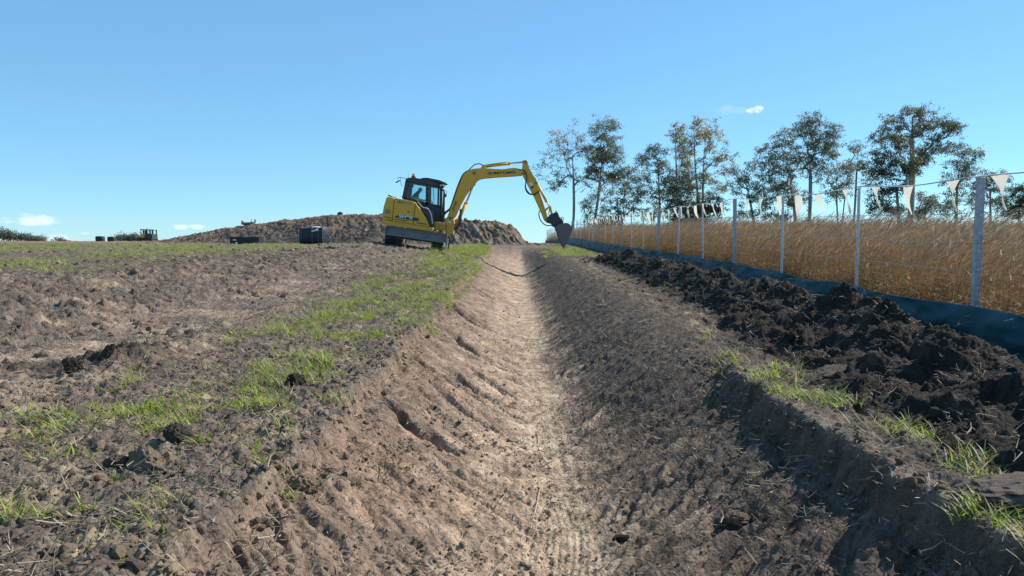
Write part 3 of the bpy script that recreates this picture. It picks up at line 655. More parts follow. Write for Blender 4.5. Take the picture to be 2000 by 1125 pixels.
# ------------------------------------------------------------------ fence, bunting, silt fence
M_GALV = plain('galvanised_steel', (.36, .37, .40), .6, .2, .3, 20, .2); M_PICKET = plain('pale_picket', (.58, .60, .63), .55, .1, .2, 25)
M_WIRE = plain('fence_wire', (.42, .43, .45), .4, .6); M_HOLE = plain('bolt_white', (.75, .75, .75), .4); M_ROPE = plain('white_rope', (.75, .75, .74), .7, 0, .1, 60); M_FLAG = leaf_mat('flag_cloth', .45, .7, False, (.74, .70, .60))
FX = 4.9
def silt_top(y): return gR(np.asarray(y, float)) + EYE + .50 + .03 * pn(np.asarray(y, float) * .9, 0, 200)
def build_fence():
    root = empty('wire_fence', (FX, 8, gz(FX, 8))); inv = -root.location
    tag(root, 'galvanised post and wire fence running along the edge of the brown paddock', 'fence')
    ys = 5.23 + 3.02 * np.arange(0, 36); tops = []
    for i, y in enumerate(ys):
        y = float(y); x = FX + .03 * random.Random(i).uniform(-1, 1); zb = gz(x, y) - .15; zt = float(silt_top(y)) + 1.35 + .02 * random.Random(i + 50).uniform(-1, 1)
        lean = random.Random(i + 9).uniform(-.02, .03); k = i % 3 == 1
        m = MB(); n = 0
        if k:                                              # strainer: folded channel with bolt holes
            w = .070
            m.box(Vector((0, .0, 0)), (w, .008, zt - zb), bevel=.002); m.box(Vector((-w / 2 + .003, .025, 0)), (.006, .05, zt - zb)); m.box(Vector((w / 2 - .003, .025, 0)), (.006, .05, zt - zb))
        else:                                              # star picket
            for a in (0, 2.09, 4.19): m.box(Vector((math.sin(a) * .011, math.cos(a) * .011, 0)), (.006, .026, zt - zb), Matrix.Rotation(-a, 3, 'Z'))
        p = m.build('post', M_GALV if k else M_PICKET, root); p.location = Vector((x, y, (zb + zt) / 2)) + inv; p.rotation_euler = (0, lean, 0)
        if k and y < 18:
            for q in range(7): MB().cyl((0, -.004, .80 - q * .19), (0, -.009, .80 - q * .19), .008, seg=8).build('bolt_hole', M_HOLE, p)
        tops.append(Vector((x + lean * .7, y - .01, zt)))
    for hgt in (.97, .65, .36):
        pts = []
        for i, y in enumerate(ys):
            pts.append(Vector((FX - .045, float(y), float(silt_top(y)) + hgt)) + inv)
            if i < len(ys) - 1: ym = float(y) + 1.51; pts.append(Vector((FX - .045, ym, float(silt_top(y) + silt_top(ys[i + 1])) / 2 + hgt - .012)) + inv)
        MB().tube(pts, .0032, 5, 2).build('wire', M_WIRE, root, True)
    return ys, tops
fence_y, fence_tops = build_fence()
def build_bunting():
    root = empty('flag_bunting', fence_tops[0].copy()); inv = -root.location
    tag(root, 'white rope strung with cream triangular flags along the fence tops', 'bunting')
    pts = []
    for a, b in zip(fence_tops, fence_tops[1:]):
        pts += [a + Vector((-.02, 0, .01)), (a + b) / 2 + Vector((-.02, 0, -.035))]
    pts.append(fence_tops[-1])
    ropep = [p + inv for p in pts]; MB().tube(ropep, .008, 6, 4).build('rope', M_ROPE, root, True)
    yy = 5.3; r = random.Random(4); i = 0
    while yy < 52:
        # rope height at yy
        for a, b in zip(pts, pts[1:]):
            if a.y <= yy <= b.y: t = (yy - a.y) / (b.y - a.y); q = a.lerp(b, t); break
        w, hgt = .28 * r.uniform(.85, 1.05), .36 * r.uniform(.9, 1.05); blow = r.uniform(.0, .6); tw = r.uniform(-1.3, 1.5); V, Fc = [], []; n = 7
        for k in range(n + 1):
            t = k / n; ww = w * (1 - t) + .012; zz = -hgt * t * (1 - .12 * blow); ox = blow * hgt * .75 * t ** 1.6; ang = tw * t
            for s_ in (-.5, 0, .5):
                V.append((ox + math.sin(ang) * s_ * ww + .012 * math.sin(s_ * 6 + t * 5 + i), math.cos(ang) * s_ * ww + blow * .22 * t ** 1.4, zz))
        for k in range(n):
            for c in range(2): a0 = k * 3 + c; Fc.append((a0, a0 + 1, a0 + 4, a0 + 3))
        f = np_mesh('flag', V, Fc, M_FLAG, parent=root); link(f); f.location = q + inv + Vector((0, 0, -.008))
        yy += .93 * r.uniform(.9, 1.12); i += 1
build_bunting()
def silt_mat():
    m, N, L, b = new_mat('silt_fabric'); b.inputs['Base Color'].default_value = (.022, .11, .14, 1); b.inputs['Roughness'].default_value = .5; b.inputs['Specular IOR Level'].default_value = .3
    tr = N.new('ShaderNodeBsdfTranslucent'); tr.inputs['Color'].default_value = (.02, .12, .19, 1); mx = N.new('ShaderNodeMixShader'); mx.inputs[0].default_value = .35
    tc = N.new('ShaderNodeTexCoord'); wv = N.new('ShaderNodeTexWave'); wv.bands_direction = 'Z'; wv.inputs['Scale'].default_value = 45; wv.inputs['Distortion'].default_value = 1
    L.new(tc.outputs['Object'], wv.inputs['Vector']); bp = N.new('ShaderNodeBump'); bp.inputs['Strength'].default_value = .25; bp.inputs['Distance'].default_value = .005; L.new(wv.outputs['Fac'], bp.inputs['Height']); L.new(bp.outputs[0], b.inputs['Normal'])
    L.new(b.outputs[0], mx.inputs[1]); L.new(tr.outputs[0], mx.inputs[2]); L.new(mx.outputs[0], N['Material Output'].inputs['Surface'])
    return m
def build_silt():
    ys = [1.2]
    while ys[-1] < 112: ys.append(ys[-1] * 1.006)
    ys = np.array(ys); nv = 16; t = np.linspace(0, 1, nv)
    Y = np.repeat(ys[:, None], nv, 1); T = np.repeat(t[None, :], len(ys), 0)
    g = (gR(ys) + EYE)[:, None]; top = silt_top(ys)[:, None]
    Z = g - .12 + (top - g + .12) * T + .0 * Y
    ph = (Y - 5.23) % 3.02 / 3.02; sag = np.sin(ph * np.pi)
    X = FX - .12 - .05 * sag * np.sin(T * 3.1) - .05 * pn(Y * 1.1, T * 2 + Y * .1, 205) * T - .03 * pn(Y * 1.8 + T * 3, T * 5 - Y * .5, 206) - .012 * pn(Y * 6, T * 9, 207) - .07 * (1 - T) ** 2
    Z = Z - .035 * sag * T
    V = np.stack([X.ravel(), Y.ravel(), Z.ravel()], 1); n = len(V)
    V2 = V.copy(); V2[:, 0] += .004
    fc = grid_faces(len(ys), nv)
    o = np_mesh('silt_fence', np.concatenate([V, V2]), np.concatenate([fc, fc[:, ::-1] + n]), silt_mat()); link(o)
    tag(o, 'dark blue green silt fence fabric stretched along the foot of the wire fence', 'silt fence')
build_silt()

# ------------------------------------------------------------------ excavator
M_YEL = dusty('machine_yellow', (.72, .37, .022), amt=.4); M_BLK = dusty('machine_black', (.018, .018, .022), amt=.18, rough=.4); M_STEEL = dusty('worn_steel', (.15, .145, .15), (.22, .18, .14), .6, .5, 5)
M_CHROME = plain('chrome_rod', (.55, .56, .58), .18, 1.0); M_RUB = dusty('rubber', (.02, .02, .02), (.14, .115, .09), .8, .8, 6); M_RED = plain('dark_red_stripe', (.09, .015, .012), .4); M_WHITE = plain('white_print', (.75, .75, .75), .5)
M_ORANGE = plain('orange_lens', (.75, .28, .05), .25); M_SEAT = plain('seat_cloth', (.03, .03, .035), .9); M_GREY = plain('grey_decal', (.22, .21, .18), .6); M_BUCKET = dusty('bucket_steel', (.13, .115, .11), (.22, .17, .13), .7, .55, 4)
def glass_mat():
    m, N, L, b = new_mat('cab_glass'); tr = N.new('ShaderNodeBsdfTransparent'); tr.inputs['Color'].default_value = (.80, .90, .92, 1); gl = N.new('ShaderNodeBsdfGlossy'); gl.inputs['Roughness'].default_value = .03
    fr = N.new('ShaderNodeFresnel'); fr.inputs['IOR'].default_value = 1.45; mx = N.new('ShaderNodeMixShader'); L.new(fr.outputs[0], mx.inputs[0]); L.new(tr.outputs[0], mx.inputs[1]); L.new(gl.outputs[0], mx.inputs[2]); L.new(mx.outputs[0], N['Material Output'].inputs['Surface'])
    return m
M_GLASS = glass_mat()
def text_part(txt, mat, parent, origin, size, ang, v, name='lettering', aspect=1.0):
    cu = bpy.data.curves.new('t', 'FONT'); cu.body = txt; cu.size = size; cu.extrude = .0015; cu.offset = size * .03
    t = bpy.data.objects.new('t', cu); C.objects.link(t); dg = bpy.context.evaluated_depsgraph_get(); me = bpy.data.meshes.new_from_object(t.evaluated_get(dg))
    bpy.data.objects.remove(t); bpy.data.curves.remove(cu); me.name = name; me.materials.clear(); me.materials.append(mat)
    ca, sa = math.cos(ang), math.sin(ang)
    for q in me.vertices:
        x, y, z = q.co; x *= aspect; q.co = (origin[0] + x * ca - y * sa, v - z, origin[1] + x * sa + y * ca)
    o = bpy.data.objects.new(name, me); C.objects.link(o); o.parent = parent; return o
def build_excavator():
    root = empty('excavator', px(816, 484, EY_)); root.rotation_euler = (0, ROLL, 0); r0 = root.location.copy(); Ri = Matrix.Rotation(-ROLL, 3, 'Y')
    tag(root, 'yellow tracked excavator reaching its boom over the ditch', 'excavator')
    def lc(x, y, Y=EY_):                                   # photo pixel on the vertical plane Y -> machine coordinates (u, w)
        p = Ri @ (px(x, y, Y) - r0); return (p.x, p.z)
    def c1(x, y, Y=EY_): return lc(720 + x / 4.762, 300 + y / 4.762, Y)
    def poly(pts, Y=EY_, f=c1): return [f(x, y, Y) for x, y in pts]
    def P3(x, y, v, f=c1): u, w = f(x, y, EY_ + v); return Vector((u, v, w))
    def B(): return MB()
    # --- undercarriage
    for s in (-.88, .88):
        Lh, H = 1.45, .60; prof = []                       # track belt outline in the v-w plane
        for k in range(9): a = -math.pi / 2 + math.pi * k / 8; prof.append((Lh - .3 + .3 * math.cos(a), .3 + .3 * math.sin(a)))
        for k in range(9): a = math.pi / 2 + math.pi * k / 8; prof.append((-Lh + .3 + .3 * math.cos(a), .3 + .3 * math.sin(a)))
        pts = []; per = [0]
        for a, b in zip(prof, prof[1:] + prof[:1]): per.append(per[-1] + math.dist(a, b))
        m = MB(); nshoe = 42
        for k in range(nshoe):
            d = per[-1] * k / nshoe; j = max(i for i in range(len(per)) if per[i] <= d); j = min(j, len(prof) - 1); a, b = prof[j], prof[(j + 1) % len(prof)]; t = (d - per[j]) / max(1e-6, per[j + 1] - per[j])
            vv, ww = a[0] + (b[0] - a[0]) * t, a[1] + (b[1] - a[1]) * t; an = math.atan2(b[1] - a[1], b[0] - a[0])
            rot = Matrix.Rotation(an, 3, 'X'); m.box((s, vv, ww), (.45, .135, .03), rot); m.box(Vector((s, vv, ww)) + rot @ Vector((0, 0, -.025)), (.45, .02, .035), rot)
        tr = m.build('track', M_RUB, root)
        m = MB(); m.box((s, 0, .3), (.22, 2.2, .26), bevel=.03)
        for v in (-1.15, 1.15): m.cyl((s - .17, v, .3), (s + .17, v, .3), .25, seg=20)
        for v in (-.75, -.25, .25, .75): m.cyl((s - .17, v, .13), (s + .17, v, .13), .1, seg=12)
        m.build('roller_frame', M_STEEL, tr)
    B().box((0, 0, .42), (1.4, 1.3, .28), bevel=.05).build('undercarriage_frame', M_STEEL, root)
    B().cyl((0, 0, .55), (0, 0, .78), .55, seg=28).build('slew_ring', M_STEEL, root, False)
    # --- dozer blade, facing the camera
    bl = [lc(754, 440, 29.15), lc(873.3, 457.7, 29.15), lc(871.5, 476.3, 29.15), lc(754.5, 458.5, 29.15)]
    m = MB(); u0, u1 = bl[0][0], bl[1][0]; wt, wb = bl[0][1], bl[3][1]; n = 8; V = []
    for k in range(n + 1):
        t = k / n; w = wb + (wt - wb) * t; v = -1.80 - .07 * math.sin((t * 1.0) * math.pi) * -1 + (.05 if k == 0 else 0); V.append((v, w))
    outl = V + [(v + .05, w) for v, w in reversed(V)]
    fa = [m.bm.verts.new((u0, v, w)) for v, w in outl]; fb = [m.bm.verts.new((u1, v, w)) for v, w in outl]
    m.bm.faces.new(fa); m.bm.faces.new(fb[::-1])
    for i in range(len(fa)): j = (i + 1) % len(fa); m.bm.faces.new((fa[j], fa[i], fb[i], fb[j]))
    m.box(((u0 + u1) / 2, -1.815, wb + .03), (u1 - u0 + .01, .03, .07), bevel=.005)
    for u in (u0, u1): m.box((u, -1.77, (wt + wb) / 2), (.025, .16, wt - wb + .02))
    blade = m.build('dozer_blade', M_STEEL, root)
    m = MB()
    for u in (-.42, .42): m.box((u, -1.2, (wt + wb) / 2 - .02), (.12, 1.15, .14), bevel=.02)
    m.build_each('push_arm', M_STEEL, blade)
    # --- upper structure: side panels at v = -1.1
    Yn = EY_ - 1.1
    q = lambda x, y: lc(x, y, Yn)
    deck = [q(747, 433), q(845, 448.5), q(845.5, 452), q(842, 455), q(748, 440)]
    B().prism([q(746.5, 429), q(838, 443), q(845, 444), q(845, 451), q(748, 437)], -1.09, 1.05, .03).build('deck', M_YEL, root)
    cw = [q(746, 428.5), q(747, 415), q(749.5, 402), q(755, 384), q(760, 384), q(770.3, 386.3), q(765.5, 431.5)]
    cwo = B().prism(cw, -1.1, 1.1, .09, 3).build('counterweight', M_YEL, root, True)
    hood = [q(766.2, 431.8), q(771, 386.5), q(790, 390), q(806, 393.2), q(811, 396), q(806.5, 438.2)]
    ho = B().prism(hood, -1.1, -.12, .025, 2).build('engine_hood', M_YEL, root)
    tank = [q(807.2, 438.4), q(811.8, 396.5), q(814, 399), q(823, 411), q(833, 427), q(838, 440), q(838, 443)]
    B().prism(tank, -1.1, -.12, .025, 2).build('tank_cover', M_YEL, root)
    cov = [q(812.5, 393.5), q(815, 392.5), q(824, 404), q(834, 407), q(841, 413), q(845, 430), q(845, 442), q(839, 442), q(834, 427), q(824, 411)]
    fc = B().prism(cov, -1.02, -.18, .02).build('front_cover', M_BLK, root)
    B().tube([Vector((*q(826, 405), -1.05)).xzy, Vector((*q(836, 408), -1.08)).xzy, Vector((*q(842, 419), -1.08)).xzy, Vector((*q(844.5, 437), -1.06)).xzy], .018).build('grab_rail', M_WHITE, fc, True)
    B().prism([q(748, 437.5), q(846, 452.5), q(846, 449.5), q(748, 434.5)], -1.112, -1.085).build('lower_trim', M_YEL, root)
    # decals on the side panel
    dv = -1.106
    def flat(name, pts, mat, parent, v=dv): return MB().prism([q(*p) for p in pts], v - .003, v + .004).build(name, mat, parent)
    flat('model_panel', [(769, 424), (779.5, 419.6), (817.5, 426.2), (817, 432), (800, 429.6)], M_BLK, ho)
    flat('stripe', [(767, 426.8), (797, 431.4), (797, 432.8), (767, 428)], M_RED, ho); flat('stripe', [(813.5, 434), (834.5, 437.4), (834.5, 439), (813.5, 435.6)], M_RED, ho)
    flat('stripe', [(748, 421.5), (763.5, 425.4), (763.5, 427), (754, 424.6)], M_RED, cwo)
    flat('vent_grille', [(752.5, 407.5), (762.5, 409), (761.5, 418), (751.5, 416)], M_GREY, cwo)
    flat('latch', [(796.3, 412.5), (798.6, 412.8), (798.3, 416), (796, 415.7)], M_RED, ho); flat('underline', [(775.5, 394.6), (788.5, 397), (788.5, 397.9), (775.5, 395.5)], M_BLK, ho)
    flat('emblem', [(779, 393.6), (780.6, 391.3), (782.6, 394.2)], M_RED, ho)
    o0 = q(779, 424.2); text_part('SH90', M_WHITE, ho, o0, .135, math.atan2(q(817, 430)[1] - q(779, 424.2)[1], q(817, 430)[0] - q(779, 424.2)[0]), dv - .006, aspect=1.75)
    text_part('CORNUNDER', M_GREY, ho, q(775.5, 393.8), .065, math.atan2(q(808, 399)[1] - q(775.5, 393.8)[1], q(808, 399)[0] - q(775.5, 393.8)[0]), dv, aspect=1.35)
    m = MB(); m.box(Vector((*q(758, 381.5), -.6)).xzy, (.16, .12, .05), Matrix.Rotation(.3, 3, 'Y'), .01); m.box(Vector((*q(757, 381.5), .7)).xzy, (.16, .12, .05), Matrix.Rotation(.3, 3, 'Y'), .01); m.build_each('lifting_eye', M_BLK, cwo)
    B().cyl(Vector((*q(784, 388), -.35)).xzy, Vector((*q(780.5, 380.5), -.35)).xzy, .035, seg=10).build('exhaust_pipe', M_BLK, root)
    # --- cab on the far side of the boom
    cabm = lambda x, y, v: P3(x, y, v, lc)
    v0, v1 = -.02, .98
    K = dict(rb=(787, 388), rt=(793.5, 351), mt=(834, 358), mb=(829, 404), ft=(858, 362), fk=(862.5, 369), fb=(861, 432), bb=(794, 434))
    cab = None; m = MB()
    def bar(m, a, b, v, w=.07, tv=.06):
        A, Bp = Vector((*lc(*a, EY_ + v0), 0)).xzy, Vector((*lc(*b, EY_ + v0), 0)).xzy; d = (Bp - A); ln = d.length; an = math.atan2(d.z, d.x)
        m.box((A + Bp) / 2 + Vector((0, v, 0)), (ln + w * .6, tv, w), Matrix.Rotation(-an, 3, 'Y'), .012)
    for v in (v0 + .03, v1 - .03):
        bar(m, (789.5, 386), (796, 353), v, .17); bar(m, (834, 400), (834.5, 361), v, .12); bar(m, (860.5, 432), (862, 369), v, .09); bar(m, (855.5, 402), (856.5, 366), v, .07)
        bar(m, (796, 352.5), (857, 363), v, .13); bar(m, (857, 363), (862, 370), v, .10); bar(m, (790, 388), (860, 404), v, .10)
    mp_ = m
    m = MB(); low = [lc(*p, EY_) for p in [(788, 388), (832, 400), (861, 404), (860.5, 433), (836, 431), (796, 420)]]
    cab = MB().prism(low, v0, v0 + .05, .01).build('cab', M_BLK, root); mp_.build_each('cab_pillar', M_BLK, cab); m.prism(low, v1 - .05, v1, .01)
    m.prism([lc(*p, EY_) for p in [(787.5, 388), (790, 388), (797, 420), (794, 420)]], v0, v1, .01); m.build_each('cab_panel', M_BLK, cab)
    m = MB(); m.prism([lc(*p, EY_) for p in [(792, 351), (795, 347.6), (806, 346.6), (835, 351), (861, 359.5), (863, 364), (857, 364.5), (796, 354)]], v0 - .01, v1 + .01, .03, 2); roof = m.build('cab_roof', M_BLK, cab)
    m = MB(); m.prism([lc(*p, EY_) for p in [(821, 348), (829, 346.8), (836, 347), (858, 351.6), (871, 357), (870.5, 358.6), (866, 359.2), (850, 355)]], v0 + .05, v1 - .05, .008)
    for v in (v0 + .15, v1 - .15): m.cyl(cabm(856, 356, v), cabm(855.5, 361, v), .02, seg=6)
    m.build_each('sun_visor', M_BLK, cab)
    def pane(pts, v, name='window'): return MB().prism([lc(*p, EY_) for p in pts], v, v + .006).build(name, M_GLASS, cab)
    for v in (v0 + .02, v1 - .03): pane([(797, 355), (833, 361.5), (832, 399), (791, 388)], v); pane([(836, 362), (855.5, 366), (855, 402.5), (835.5, 400)], v)
    wsA, wsB = lc(863, 372, EY_), lc(861.5, 404, EY_); MB().face([(wsA[0], v0 + .05, wsA[1]), (wsA[0], v1 - .05, wsA[1]), (wsB[0], v1 - .05, wsB[1]), (wsB[0], v0 + .05, wsB[1])]).build('windscreen', M_GLASS, cab)
    MB().tube([cabm(845.5, 367, .5), cabm(847, 378, .5), cabm(847.5, 398, .5)], .012).build('wiper', M_BLK, cab)
    m = MB(); m.box(cabm(808, 398, .5), (.52, .5, .13), bevel=.04); m.box(cabm(800, 379, .5), (.13, .48, .72), Matrix.Rotation(-.05, 3, 'Y'), .05); m.box(cabm(805, 362.5, .5) , (.09, .26, .14), bevel=.03); m.build('seat', M_SEAT, cab)
    m = MB(); m.tube([cabm(836.5, 402, .28), cabm(836.5, 394, .28), cabm(840, 391.5, .28), cabm(844, 393, .28), cabm(845.5, 402, .28)], .014); m.cyl(cabm(842, 408, .5), cabm(842, 394, .5), .02); m.box(cabm(842, 402, .5), (.18, .5, .16), bevel=.03); m.build('control_console', M_BLK, cab)
    m = MB(); m.tube([cabm(793.5, 349, .05), cabm(784, 346.6, -.1), cabm(779, 346.2, -.15), cabm(776.8, 350, -.15)], .010); m.tube([cabm(782, 346.5, -.12), cabm(783.5, 361, -.12), cabm(787, 363, -.1)], .008); m.box(cabm(777, 354.5, -.15), (.19, .05, .045), Matrix.Rotation(-.6, 3, 'Y'), .008); m.build('rear_mirror', M_BLK, cab)
    m = MB(); m.cyl(cabm(807.5, 347.5, .4), cabm(807.5, 344.6, .4), .085, seg=14); be = m.build('beacon_base', M_BLK, cab); MB().cyl(cabm(807.7, 344.6, .4), cabm(808, 339.3, .4), .068, .05, seg=14).build('beacon_lens', M_ORANGE, cab)
    MB().cyl(cabm(797.5, 348, .3), cabm(797, 333, .3), .006, .003, seg=5).build('aerial', M_BLK, cab)
    m = MB()
    for x in (860.5, 865.5): m.cyl(cabm(x, 364.6, -.0), cabm(x + 1.4, 362.4, -.05), .045, .055, seg=10)
    m.build_each('work_lamp', M_BLK, cab)
    m = MB(); m.tube([P3(868, 428, -.35, lc), P3(868, 405, -.35, lc), P3(868.4, 384, -.35, lc)], .014); m.tube([P3(867.6, 380, -.35, lc), P3(867.5, 373.5, -.35, lc), P3(870, 372.4, -.35, lc), P3(872.3, 375, -.35, lc), P3(871.8, 380, -.35, lc)], .008)
    m.box(P3(867.5, 377.5, -.37, lc), (.07, .04, .10), bevel=.01); m.box(P3(870, 382, -.37, lc), (.09, .05, .13), bevel=.02); m.build('front_mirror', M_BLK, root)
    # --- boom foot, boom, arm
    nose = poly([(590, 640), (640, 638), (722, 655), (722, 712), (590, 712)]); B().prism(nose, -.34, .34, .02).build('boom_support', M_YEL, root)
    br = poly([(712, 610), (735, 590), (775, 590), (795, 625), (800, 660), (790, 745), (770, 752), (715, 738)])
    b_ = B().prism(br, -.24, .24, .02).build('swing_bracket', M_YEL, root)
    m = MB()
    for y in (668, 690): m.cyl(P3(672, y, -.3), P3(722, y, -.3), .035, seg=8)
    m.build_each('swing_cylinder', M_BLK, root)
    flat2 = lambda name, pts, mat, par, v: MB().prism(poly(pts), v - .003, v + .003).build(name, mat, par)
    flat2('badge', [(738, 628), (776, 634), (775, 650), (738, 644)], M_WHITE, b_, -.244)
    boom = poly([(728, 605), (752, 540), (790, 440), (830, 330), (872, 220), (890, 185), (925, 160), (965, 146), (1010, 140), (1060, 138), (1180, 146), (1250, 148), (1320, 138), (1365, 136), (1425, 150), (1452, 172), (1450, 190), (1425, 205), (1345, 213), (1200, 222), (1080, 232), (1035, 240), (1010, 256), (985, 290), (950, 330), (905, 395), (860, 480), (815, 580), (790, 610), (760, 625)])
    bo = B().prism(boom, -.165, .165, .018, 2).build('boom', M_YEL, root)
    m = MB(); m.cyl(P3(760, 600, -.27), P3(760, 600, .27), .06, seg=12); m.cyl(P3(980, 180, -.19), P3(980, 180, .19), .065, seg=12); m.cyl(P3(1437, 180, -.22), P3(1437, 180, .22), .05, seg=12); m.build_each('pivot_pin', M_STEEL, bo)
    m = MB(); m.prism(poly([(960, 262), (1000, 262), (990, 300), (968, 298)]), -.12, .12, .01); m.prism(poly([(1040, 140), (1062, 105), (1085, 108), (1100, 142)]), -.10, .10, .01); m.build_each('cylinder_lug', M_YEL, bo)
    a1 = math.atan2(c1(1310, 188)[1] - c1(1112, 196)[1], c1(1310, 188)[0] - c1(1112, 196)[0])
    text_part('SUMITOMO', M_BLK, bo, c1(1112, 198), .135, a1, -.168, aspect=1.52)
    a2 = math.atan2(c1(830, 437)[1] - c1(792, 532)[1], c1(830, 437)[0] - c1(792, 532)[0]); text_part('LPC 700RS', M_BLK, bo, c1(793, 533), .10, a2, -.168, aspect=.85)
    arm = poly([(1432, 72), (1445, 62), (1470, 63), (1480, 78), (1484, 108), (1500, 150), (1530, 200), (1558, 240), (1568, 275), (1580, 335), (1622, 455), (1668, 598), (1666, 622), (1652, 637), (1632, 622), (1590, 520), (1535, 400), (1482, 300), (1436, 215), (1424, 180)])
    ar = B().prism(arm, -.13, .13, .015, 2).build('arm', M_YEL, root)
    m = MB(); m.cyl(P3(1455, 78, -.16), P3(1455, 78, .16), .045, seg=12); m.cyl(P3(1558, 272, -.16), P3(1558, 272, .16), .045, seg=10); m.cyl(P3(1652, 618, -.2), P3(1652, 618, .2), .045, seg=10); m.build_each('pivot_pin', M_STEEL, ar)
    flat2('notice_plate', [(1490, 275), (1514, 264), (1526, 296), (1504, 306)], M_WHITE, ar, -.133); flat2('warning_label', [(1506, 310), (1527, 300), (1534, 318), (1514, 328)], M_BLK, ar, -.133)
    def cylinder(a, mid, b, r, v=0):
        A, Mi, Bp = P3(*a, v), P3(*mid, v), P3(*b, v); o = MB().cyl(A, Mi, r, seg=14).build('hydraulic_cylinder', M_YEL, root, True)
        MB().cyl(Mi - (Mi - A) * .02, Bp, r * .55, seg=10).build('piston_rod', M_CHROME, o, True)
        m = MB(); m.cyl(Mi - (Mi - A).normalized() * .06, Mi, r * 1.15, seg=14); m.cyl(Bp + Vector((0, -r * 1.2, 0)), Bp + Vector((0, r * 1.2, 0)), r * .9, seg=10); m.cyl(A + Vector((0, -r * 1.2, 0)), A + Vector((0, r * 1.2, 0)), r * 1.05, seg=10); m.build_each('end_cap', M_YEL, o)
        return o
    cylinder((1085, 118), (1313, 92), (1440, 78), .062); bc = cylinder((803, 690), (908, 455), (978, 285), .068, -.02); cylinder((1563, 275), (1655, 448), (1683, 495), .05)
    MB().tube([P3(1085, 105, -.03), P3(1180, 90, -.03), P3(1290, 76, -.03)], .012).build('feed_pipe', M_YEL, root)
    MB().prism(poly([(850, 515), (864, 515), (868, 610), (858, 665), (820, 710), (796, 712), (800, 690), (840, 640)]), -.13, -.09, .006).build('hose_guard', M_BLK, bc)
    m = MB()
    for v in (-.12, .12): m.prism(poly([(1672, 485), (1694, 485), (1712, 562), (1696, 568)]), v - .02, v + .02, .006); m.prism(poly([(1632, 545), (1640, 515), (1680, 488), (1690, 500), (1652, 530), (1644, 552)]), v - .045, v - .022, .004)
    m.build_each('bucket_link', M_YEL, root)
    hi = B().prism(poly([(1642, 612), (1662, 596), (1690, 565), (1742, 545), (1756, 545), (1768, 578), (1812, 630), (1806, 650), (1735, 685), (1722, 686), (1700, 655), (1652, 640)]), -.2, .2, .02).build('tilting_hitch', M_BLK, root)
    m = MB(); m.tube([P3(1735, 548, -.1), P3(1738, 536, -.1), P3(1746, 534, -.1), P3(1752, 545, -.1)], .015); m.tube([P3(1790, 610, -.15), P3(1795, 594, -.15), P3(1806, 592, -.15), P3(1812, 606, -.15), P3(1806, 624, -.15)], .014); m.cyl(P3(1712, 668, -.26), P3(1712, 668, .26), .05, seg=10); m.cyl(P3(1800, 640, -.26), P3(1800, 640, .26), .05, seg=10); m.build_each('hitch_pin', M_BLK, hi)
    # bucket: two side plates, curved back sheet, cutting edge and teeth
    outer = [(1733, 684), (1760, 664), (1798, 650), (1832, 646), (1862, 658), (1882, 684), (1886, 712), (1876, 748), (1856, 790), (1834, 836), (1814, 872)]
    side = poly(outer + [(1800, 862), (1770, 790)])
    bk = MB().prism(side, -.42, -.40).build('bucket', M_BUCKET, root); MB().prism(side, .40, .42).build('side_plate', M_BUCKET, bk)
    m = MB(); o3 = poly(outer); cx = sum(p[0] for p in o3) / len(o3); cz = sum(p[1] for p in o3) / len(o3)
    ins = [(p[0] + (cx - p[0]) * .05, p[1] + (cz - p[1]) * .05) for p in o3]
    for a, b, c, d in zip(o3, o3[1:], ins, ins[1:]):
        for (p, q_) in ((a, b), (c, d)): m.face([(p[0], -.41, p[1]), (q_[0], -.41, q_[1]), (q_[0], .41, q_[1]), (p[0], .41, p[1])])
    m.build('bucket_shell', M_BUCKET, bk)
    m = MB(); tip = c1(1812, 872); up_ = c1(1818, 850)
    for v in (-.36, -.18, 0, .18, .36): m.prism([(up_[0] - .03, up_[1]), (up_[0] + .03, up_[1]), (tip[0] + .005, tip[1] - .05), (tip[0] - .01, tip[1] - .05)], v - .035, v + .035)
    m.build_each('bucket_tooth', M_STEEL, bk)
    hs = lambda pts, r, v: MB().tube([P3(x, y, v) for x, y in pts], r).build('hydraulic_hose', M_BLK, root, True)
    hs([(690, 640), (686, 585), (712, 545), (758, 505), (795, 400), (845, 262), (882, 190), (925, 160)], .028, -.14); hs([(925, 158), (945, 140), (985, 104), (1030, 95), (1072, 112)], .02, -.10); hs([(696, 640), (694, 590), (722, 550), (764, 510), (806, 395), (858, 250), (895, 182), (950, 155)], .022, .05)
    hs([(1395, 146), (1440, 155), (1462, 180), (1470, 230), (1458, 290), (1468, 335), (1500, 372), (1545, 376), (1588, 345)], .022, -.16); hs([(1455, 290), (1462, 340), (1490, 375), (1530, 382), (1560, 372)], .018, -.19)
    hs([(1590, 530), (1583, 565), (1596, 615), (1630, 655), (1670, 670), (1712, 662)], .020, -.16); hs([(1683, 515), (1676, 550), (1680, 580)], .014, -.14); hs([(1575, 350), (1592, 400), (1608, 430), (1612, 480)], .012, -.12)
    # --- operator, sitting in the cab
    def body():
        me = bpy.data.meshes.new('person'); J = dict(pel=(806, 396), chest=(811, 382), neck=(817, 375.5), head=(822.5, 370.5), top=(824.5, 366))
        pts = []; rad = []
        def add(x, y, v, r): pts.append(root.matrix_basis @ P3(x, y, v, lc)); rad.append(r); return len(pts) - 1
        pe = add(806, 396, .5, .15); sp = add(808.5, 388, .5, .15); ch = add(812, 380, .5, .155); nk = add(817, 374.6, .5, .06); hd = add(821, 371.2, .5, .095); tp = add(823, 366.4, .5, .085)
        E = [(pe, sp), (sp, ch), (ch, nk), (nk, hd), (hd, tp)]
